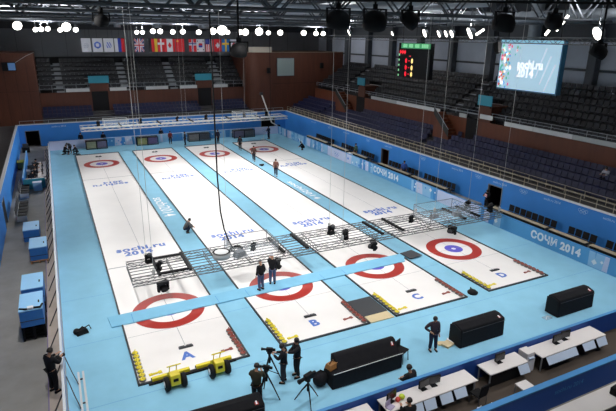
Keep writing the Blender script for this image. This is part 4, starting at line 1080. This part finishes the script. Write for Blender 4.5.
# media desk enclosure
t=thing('desk_partition','blue L shaped partition around the left media desk','partition',(-16.85,27.2,0))
MB().b2(-.05,.05,0,12.5,0,1.1).build('side_panel',WALLB,t); MB().b2(0,1.75,-.05,.05,0,.95).build('front_panel',TEAL,t); MB().b2(-.06,.06,0,12.5,1.1,1.14).build('top_rail',PALEB,t)
tag(MB().b2(-.35,.35,-.25,.25,0,.75,PALEB).b2(-.37,.37,-.27,.27,.75,.79,LILAC).build('plinth_box',loc=(-15.75,26.6,0)),'pale blue box standing in front of the left media desk','box')
def small_table(loc,w,d,lab):
    t=thing('desk',lab,'desk',loc); MB().b2(0,w,0,d,.7,.74).build('desktop',TT,t)
    for a in (.06,w-.06):
        for b in (.06,d-.06): MB().b2(a-.03,a+.03,b-.03,b+.03,0,.7).build('leg',STEEL,t)
small_table((-16.7,27.5,0),1.7,.8,'white desk across the front of the left media enclosure')
small_table((-15.7,28.6,0),.7,6.5,'long white desk along the left barrier in the media enclosure')
small_table((-16.7,31.4,0),.8,.8,'small white desk inside the media enclosure')
for i,(x,y,rz,lab) in enumerate(((-16.2,27.9,0,'dark monitor on the front media desk'),(-15.3,29.6,-1.4,'dark monitor nearest on the long media desk'),(-15.3,31.2,-1.5,'second dark monitor on the long media desk'),(-15.3,33.0,-1.6,'third dark monitor on the long media desk'),(-16.3,31.8,.3,'dark monitor on the small inner media desk'))):
    monitor((x,y,.742),lab,rz,1.1)
t=thing('trolley','yellow topped trolley beside the blue left wall','trolley',(-17.35,36.0,0)); MB().b2(-.3,.3,-.6,.6,.1,.75).build('body',mat('trolley_olive',(150,150,90),.7),t); MB().b2(-.32,.32,-.62,.62,.75,.8).build('top',YEL,t)
m=MB()
for a in (-.22,.22):
    for b in (-.5,.5): m.ball((a,b,.06),.06,BLK,8)
m.build('castor',parent=t)
tag(MB().b2(-.4,.4,-.3,.3,0,.6,BLK).b2(-.3,.3,-.25,.25,.6,1.0,DKGREY).build('equipment_rack',loc=(-17.1,44.5,0)),'black equipment rack against the far end of the left wall','rack')

# ------------------------------------------------------------------ right lane: ledges and team chairs
LEDGE=mat('ledge_beige',(172,158,132),.6)
groups=[(31.0,36.4,'farthest up the right lane'),(25.9,29.6,'by the far ringed board'),(21.9,24.9,'just beyond the far doorway'),(14.2,19.4,'just this side of the far doorway'),(8.9,13.7,'left of the near doorway'),(-1.6,3.4,'right of the near doorway'),(-4.7,-1.9,'behind the large lettering'),(-8.6,-5.0,'at the right edge of the photo')]
struct(MB().b2(16.2,18.1,-9,3.6,0,.28,CONC).b2(16.2,18.1,6.2,19.6,0,.28,CONC).b2(16.2,18.1,21.8,37,0,.28,CONC).build('team_platform'))
proto=None
for a,b,lab in groups:
    t=thing('team_ledge',f'beige ledge with dark front {lab}','ledge',(16.3,a,.28)); L=b-a
    MB().b2(-.02,.36,0,L,.72,.76).build('top',LEDGE,t); MB().b2(0,.04,.02,L-.02,.04,.72).build('front_panel',BLK,t)
    MB().b2(.0,.34,.02,.05,0,.72).build('side_panel',DKGREY,t); MB().b2(.0,.34,L-.05,L-.02,0,.72).build('side_panel',DKGREY,t)
    n=int((L-.2)/.55)
    for k in range(n):
        lb=f'black chair {lab}, {nth(k)} from near end of its ledge'; loc=(17.3,a+.3+k*.55,.28)
        if proto is None: proto=office_chair(loc,PI/2,lb,f'team chairs {lab}')
        else: dup(proto,loc,PI/2,lb,f'team chairs {lab}')
#@@PEOPLE
# ------------------------------------------------------------------ people
def skin_obj(name,verts,edges,radii,m,parent,root=0,sub=1):
    me=bpy.data.meshes.new(name); me.from_pydata([Vector(v) for v in verts],edges,[])
    o=bpy.data.objects.new(name,me); C.objects.link(o)
    sk=o.modifiers.new('skin','SKIN'); sk.use_smooth_shade=True
    lay=me.skin_vertices[0] if me.skin_vertices else None
    if lay is None:
        bm_=None
    for i,r in enumerate(radii):
        rr=r if isinstance(r,(tuple,list)) else (r,r)
        me.skin_vertices[0].data[i].radius=rr
        me.skin_vertices[0].data[i].use_root=(i==root)
    ss=o.modifiers.new('sub','SUBSURF'); ss.levels=sub; ss.render_levels=sub
    dg=bpy.context.evaluated_depsgraph_get(); nm=bpy.data.meshes.new_from_object(o.evaluated_get(dg))
    for p in nm.polygons: p.use_smooth=True
    nm.materials.clear(); nm.materials.append(m)
    bpy.data.objects.remove(o); bpy.data.meshes.remove(me)
    q=bpy.data.objects.new(name,nm); C.objects.link(q); q.parent=parent
    return q
def V(*a): return Vector(a)
POSE={}
def stand(**k):
    j=dict(pel=V(0,0,.95),che=V(0,.0,1.28),nec=V(0,0,1.48),hea=V(0,.03,1.62),
      sL=V(-.19,0,1.42),eL=V(-.25,-.02,1.14),hL=V(-.25,.08,.9),sR=V(.19,0,1.42),eR=V(.25,-.02,1.14),hR=V(.25,.08,.9),
      pL=V(-.1,0,.9),kL=V(-.11,.03,.5),aL=V(-.12,-.02,.09),pR=V(.1,0,.9),kR=V(.11,.03,.5),aR=V(.12,-.02,.09))
    for a,b in k.items(): j[a]=V(*b)
    return j
POSE['stand']=stand()
POSE['walk']=stand(kL=(-.1,.16,.52),aL=(-.11,.22,.1),kR=(.1,-.02,.5),aR=(.11,-.3,.13),eL=(-.25,-.12,1.16),hL=(-.24,-.06,.92),eR=(.25,.08,1.15),hR=(.23,.24,.98))
POSE['akimbo']=stand(eR=(.42,-.06,1.18),hR=(.2,.1,1.05),eL=(-.25,-.04,1.14),hL=(-.22,.1,.92),kL=(-.12,.04,.5),aL=(-.15,.02,.09))
POSE['film']=stand(eL=(-.27,.14,1.2),hL=(-.12,.38,1.3),eR=(.27,.14,1.18),hR=(.12,.36,1.25),hea=(0,.07,1.61))
POSE['reach']=stand(eL=(-.24,.24,1.32),hL=(-.2,.5,1.36),eR=(.24,.1,1.15),hR=(.18,.3,1.1))
POSE['bend']=stand(pel=(0,-.15,.9),che=(0,.14,1.12),nec=(0,.32,1.2),hea=(0,.44,1.22),sL=(-.19,.26,1.16),sR=(.19,.26,1.16),eL=(-.2,.36,.88),hL=(-.16,.48,.66),eR=(.2,.36,.88),hR=(.16,.48,.66),pL=(-.1,-.14,.86),pR=(.1,-.14,.86))
POSE['crouch']=stand(pel=(0,-.16,.34),che=(0,.02,.64),nec=(0,.14,.82),hea=(0,.22,.93),sL=(-.19,.1,.78),sR=(.19,.1,.78),eL=(-.25,.26,.56),hL=(-.12,.46,.42),eR=(.25,.26,.56),hR=(.12,.46,.42),pL=(-.11,-.12,.34),kL=(-.18,.26,.5),aL=(-.15,.0,.09),pR=(.11,-.12,.34),kR=(.18,.26,.46),aR=(.15,-.02,.09))
POSE['kneel']=stand(pel=(0,-.1,.42),che=(0,.04,.74),nec=(0,.1,.92),hea=(0,.16,1.05),sL=(-.19,.07,.87),sR=(.19,.07,.87),eL=(-.24,.22,.66),hL=(-.1,.42,.52),eR=(.24,.22,.66),hR=(.1,.42,.52),pL=(-.1,-.08,.4),kL=(-.14,.16,.1),aL=(-.13,-.3,.07),pR=(.1,-.08,.4),kR=(.16,.3,.42),aR=(.15,.24,.09))
POSE['sit']=stand(pel=(0,-.05,.55),che=(0,-.02,.86),nec=(0,.04,1.06),hea=(0,.09,1.2),sL=(-.19,.01,1.0),sR=(.19,.01,1.0),eL=(-.25,.14,.78),hL=(-.16,.38,.8),eR=(.25,.14,.78),hR=(.16,.38,.8),pL=(-.1,0,.53),kL=(-.12,.4,.52),aL=(-.12,.42,.09),pR=(.1,0,.53),kR=(.12,.4,.52),aR=(.12,.42,.09))
POSE['lap']=POSE['sit']
def person(label,loc,rz,pose,top,trou,hair=HAIR,shoe=BLK,s=1.0,cap=None,vest=None,group=None,skirtless=True):
    j=POSE[pose]; t=thing('person',label,'person',loc,rz,group); t.scale=(s,s,s)
    hd=(j['hea']-j['nec']).normalized()
    # body: one continuous skinned figure
    vs=[];ed=[];ra=[]
    def a(p,r,par=None):
        vs.append(V(*p)); ra.append(r); k=len(vs)-1
        if par is not None: ed.append((par,k))
        return k
    P=a(j['pel'],(.1,.08)); Ch=a(j['che'],(.12,.09),P); N0=a(j['nec']-hd*.05,.06,Ch); Nk=a(j['nec']+hd*.02,.055,N0)
    face=V(0,1,0); face=(face-hd*face.dot(hd)).normalized()
    c1=a(j['hea']-hd*.05+face*.015,(.07,.075),Nk); c2=a(j['hea']+hd*.03,(.082,.095),c1); c3=a(j['hea']+hd*.1-face*.01,(.055,.065),c2)
    for sd,S in (('L',-1),('R',1)):
        sh=a(j['s'+sd],.055,Ch); el=a(j['e'+sd],.042,sh); h=j['h'+sd]; d=(h-j['e'+sd]).normalized()
        wr=a(h,.028,el); pm=a(h+d*.06,(.036,.02),wr)
        sidev=d.cross(V(0,0,1)); sidev=sidev.normalized() if sidev.length>.1 else V(1,0,0); curl=sidev.cross(d)*-.02
        for q,(o,l) in enumerate(((-.028,.062),(-.010,.075),(.009,.07),(.027,.055))):
            k=a(h+d*.1+sidev*o,.011,pm); k2=a(h+d*(.1+l*.5)+sidev*o*1.1+curl*.4,.0095,k); a(h+d*(.1+l)+sidev*o*1.1+curl*1.6,.008,k2)
        k=a(h+d*.05+sidev*-.045*S,.012,pm); a(h+d*.085+sidev*-.062*S+curl*.5,.0095,k)
        hp=a(j['p'+sd],.085,P); kn=a(j['k'+sd],.058,hp); an=a(j['a'+sd],.04,kn)
        kneeling=(j['k'+sd].z<.15)
        a(j['a'+sd]+(V(0,-.12,-.02) if kneeling else V(0,.14,-.05)),.035,an)
    body=skin_obj('body',vs,ed,ra,SKIN,t)
    m=MB(); m.ball(j['hea']+hd*.005+face*.098,.016,SKIN,8,(1,1.2,1.5)); m.build('nose',parent=body)
    for S in (-1,1):
        MB().ball(j['hea']+hd*.03+face*.082+V(S*.034,0,0),.013,BLK,8).build('eye',parent=body)
        MB().ball(j['hea']+V(S*.083,0,0),.026,SKIN,8,(.4,.8,1.2)).build('ear',parent=body)
    MB().box(j['hea']-hd*.045+face*.088,(.045,.012,.01),RED).build('mouth',parent=body)
    # clothes
    def cloth(nm,chain,m_):
        vs2=[];ed2=[];ra2=[];ix={}
        for key,p,r,par in chain:
            ix[key]=len(vs2); vs2.append(V(*p)); ra2.append(r)
            if par: ed2.append((ix[par],ix[key]))
        return skin_obj(nm,vs2,ed2,ra2,m_,t)
    up=(j['nec']-j['che']).normalized()
    ch=[('P',j['pel']+(j['che']-j['pel'])*.02-up*.13,(.19,.155),None),('W',j['pel'].lerp(j['che'],.5),(.185,.145),'P'),('C',j['che']+up*.04,(.2,.145),'W'),('N',j['nec']-hd*.03,.078,'C')]
    for sd in 'LR': ch+=[('s'+sd,j['s'+sd],.092,'C'),('e'+sd,j['e'+sd],.075,'s'+sd),('w'+sd,j['h'+sd].lerp(j['e'+sd],.06),.054,'e'+sd)]
    cloth('jacket',ch,top)
    ch=[('P',j['pel']+V(0,0,.08),(.17,.135),None)]
    for sd in 'LR': ch+=[('p'+sd,j['p'+sd]-V(0,0,.03),.12,'P'),('k'+sd,j['k'+sd],.092,'p'+sd),('a'+sd,j['a'+sd]+V(0,0,.0),.075,'k'+sd)]
    cloth('trousers',ch,trou)
    for sd in 'LR':
        kneeling=(j['k'+sd].z<.15); A=j['a'+sd]
        d=V(0,-.5,-.85) if kneeling else V(0,1,-.12)
        R=d.normalized().to_track_quat('Y','Z').to_matrix()
        MB().box(A+d*.06+V(0,0,-.045 if not kneeling else 0),(.095,.27,.085),shoe,M=R,top=(.8,.8)).build('shoe',parent=t,bevel=.02)
    if hair:
        R=hd.to_track_quat('Z','Y').to_matrix()
        prof=[(.001,.135),(.05,.126),(.085,.095),(.104,.05),(.106,.01),(.1,-.03)]
        hb=MB(); hb.lathe([(r,z) for r,z in prof],j['hea']+hd*.02-face*.022,hair,12,R); hb.build('hair',parent=t)
    if cap:
        R=hd.to_track_quat('Z','Y').to_matrix()
        MB().lathe([(.001,.15),(.07,.138),(.105,.09),(.11,.06)],j['hea']+hd*.02,cap,12,R).box(j['hea']+face*.14+hd*.075,(.14,.1,.015),cap).build('cap',parent=t)
    return t
def jm(n,c): return mat('cloth_'+n,c,.85,noise=.12,scale=8,spec=.2)
K1=jm('black',(30,30,34)); K2=jm('charcoal',(48,48,54)); OL=jm('olive',(62,60,48)); JE=jm('jeans',(74,88,120)); JD=jm('dark_jeans',(44,52,70)); GR=jm('grey',(96,92,92)); BR=jm('brown',(92,66,58)); RE=jm('red',(128,50,48)); BU=jm('blue',(50,80,150)); PALE=jm('pale',(196,196,206)); PLUM=jm('plum',(58,50,58)); NV=jm('navy',(36,42,62))
z0=.014
person('photographer in dark clothes holding a camera at the left barrier',(-15.0,-4.55,.045),-.9,'film',K1,K1,s=1.12)
t=thing('hand_camera','black photo camera held by the photographer at the left barrier','camera',(-14.72,-4.36,1.33),-.9)
MB().b2(-.1,.1,-.08,.06,0,.14).build('body',BLK,t); MB().lathe([(.05,0),(.055,.12),(.07,.24)],(0,.06,.07),BLK,12,Matrix.Rotation(-PI/2,3,'X')).build('lens',parent=t)
person('worker in grey top kneeling on the strip between sheets A and B',(-6.05,10.5,z0),-1.7,'crouch',GR,NV)
person('worker in black vest and jeans, left of the pair on the runner',(-4.45,-.1,.1),.3,'stand',K1,JE,hair=None,cap=jm('cap_grey',(120,118,120)),s=1.03)
person('worker in black jacket and jeans, right of the pair on the runner',(-3.6,.3,.1),-.5,'reach',K1,JE,hair=None,cap=PALE,s=1.03)
person('cameraman in dark olive coat behind the tripod at the bottom edge',(-8.0,-8.75,z0),-.6,'film',OL,K1,s=1.06)
person('man in black working the camera beside sheet B, left of two',(-6.5,-7.9,z0),.9,'film',K1,K2,s=1.04)
person('man in black with arm stretched to his neighbour, right of two',(-5.85,-7.8,z0),1.5,'reach',K1,K1,s=1.06)
person('man in dark checked jacket with one hand on his hip on the carpet',(.55,-8.75,z0),2.9,'akimbo',PLUM,NV,s=1.0)
person('walker in dark brown jacket on the far strip, middle of three',(6.2,29.4,z0),2.7,'walk',BR,K2)
person('walker in dark clothes on the far strip, farthest of three',(6.7,35.6,z0),2.8,'walk',K2,K1)
person('walker in reddish brown jacket on the far strip, nearest of three',(5.95,22.4,z0),2.7,'walk',jm('rust',(120,82,72)),NV)
person('person in red coat standing before the back boards',(-.35,42.8,z0),PI,'stand',RE,K2,s=.95)
person('person in dark clothes behind the sheet B and C gap at the far end',(1.2,41.2,z0),1.2,'stand',K2,NV)
person('person in dark clothes standing left of the far house of sheet C end',(5.5,41.0,z0),-2.8,'stand',NV,K2)
person('sweeper in navy clothes at the far end of sheet D',(12.7,40.9,z0),1.9,'reach',NV,NV)
tag(MB().tube([(0,0,1.25),(-.35,-.1,.08)],.02,RIGW).b2(-.6,-.2,-.2,0,.0,.08,RIGW).build('broom',loc=(12.2,40.95,z0)),'pale broom held by the sweeper at the far end of sheet D','broom')
person('person in black crouching by the right boards at the far end',(13.9,32.6,z0),1.2,'crouch',K1,K1)
person('worker bending over in the far left corner, standing of three',(-12.4,41.9,z0),2.6,'bend',K2,K1)
person('worker kneeling in the far left corner, left of three',(-12.95,41.2,z0),-1.2,'kneel',K1,K1)
person('worker kneeling beside sheet A in the far left corner, right of three',(-11.75,40.7,z0),1.6,'kneel',K1,K1)
person('person in dark top standing behind the sheet A storage rack',(-8.3,44.9,0),PI,'stand',K1,K1)
person('person in dark top standing behind the sheet B storage rack',(-1.1,44.9,0),PI,'stand',K1,K1)
person('person in black standing beside the blue back wall at far left',(-10.9,45.6,0),PI-.3,'stand',K1,K1)
person('person in dark green top seated in the right lane by the far ringed board',(16.95,24.9,.28),1.6,'stand',jm('dgreen',(60,84,74)),K1)
tag(MB().b2(-.3,.3,-.35,.35,.0,.9,PALE).b2(-.28,.28,-.33,.33,.9,1.05,WHITE).build('plinth_box',loc=(15.9,24.6,0)),'pale upright box in the right lane beside the far ringed board','box')
person('person in blue walking in the right lane left of the near chairs',(16.85,15.6,.28),2.2,'walk',BU,JD)
person('person in dark clothes standing in the near right doorway',(17.75,5.35,0),1.7,'film',K1,K1)
tag(MB().box((0,0,.13),(.32,.06,.24),mat('pink_card',(226,170,180),.6)).b2(-.1,.1,-.035,.035,.02,.1,WHITE).build('folder',loc=(17.4,5.2,1.2),rz=1.3),'pink and white folder held by the person in the near right doorway','folder')
person('spectator in pale grey top sitting in the lower right stand',(22.05,-1.5,3.5),PI/2,'sit',PALE,K1)
person('person in black seated at the near media table, seen from behind',(-3.5,-12.35,.012),-.2,'sit',K1,K1)
office_chair((-3.5,-12.4,.012),-.2,'black chair under the seated person at the near media table')
tag(MB().ball((0,0,.12),.12,mat('cap_lime',(190,210,60),.6),10,(1,1,.8)).ball((-.22,-.05,.1),.1,mat('cap_red',(206,70,60),.6),10).build('woolly_hats',loc=(-3.3,-11.6,zt)),'lime and red woolly hat lying on the near media table','hat')
person('person in black crouching behind the blue front board',(-2.2,-10.8,z0),.4,'kneel',K1,K1,s=1.1)
for x,y,rz,lab in ((-16.1,29.0,PI,'person in black seated at the front media desk, left'),(-16.0,30.3,-PI/2,'person in dark clothes seated facing the long media desk, nearest'),(-16.05,32.2,-PI/2,'person in dark clothes seated facing the long media desk, second'),(-15.95,34.0,-PI/2,'person in dark clothes seated facing the long media desk, farthest')):
    person(lab,(x,y,0),rz,'sit',K1,K2); office_chair((x,y,0),rz,'black chair under the '+lab.replace('person in ','').replace('seated','sitter'))

# ------------------------------------------------------------------ world and view
w=bpy.data.worlds.new('hall_air'); sc.world=w; w.use_nodes=True
w.node_tree.nodes['Background'].inputs['Color'].default_value=(.5,.6,.75,1); w.node_tree.nodes['Background'].inputs['Strength'].default_value=.0
sc.view_settings.view_transform='Standard'; sc.view_settings.look='None'; sc.view_settings.gamma=1; sc.view_settings.use_curve_mapping=False
sc.view_settings.exposure=EXPO
sc.cycles.use_denoising=True
sc.cycles.max_bounces=6; sc.cycles.diffuse_bounces=4; sc.cycles.transparent_max_bounces=12
sc.cycles.sample_clamp_indirect=4; sc.cycles.caustics_reflective=False; sc.cycles.caustics_refractive=False
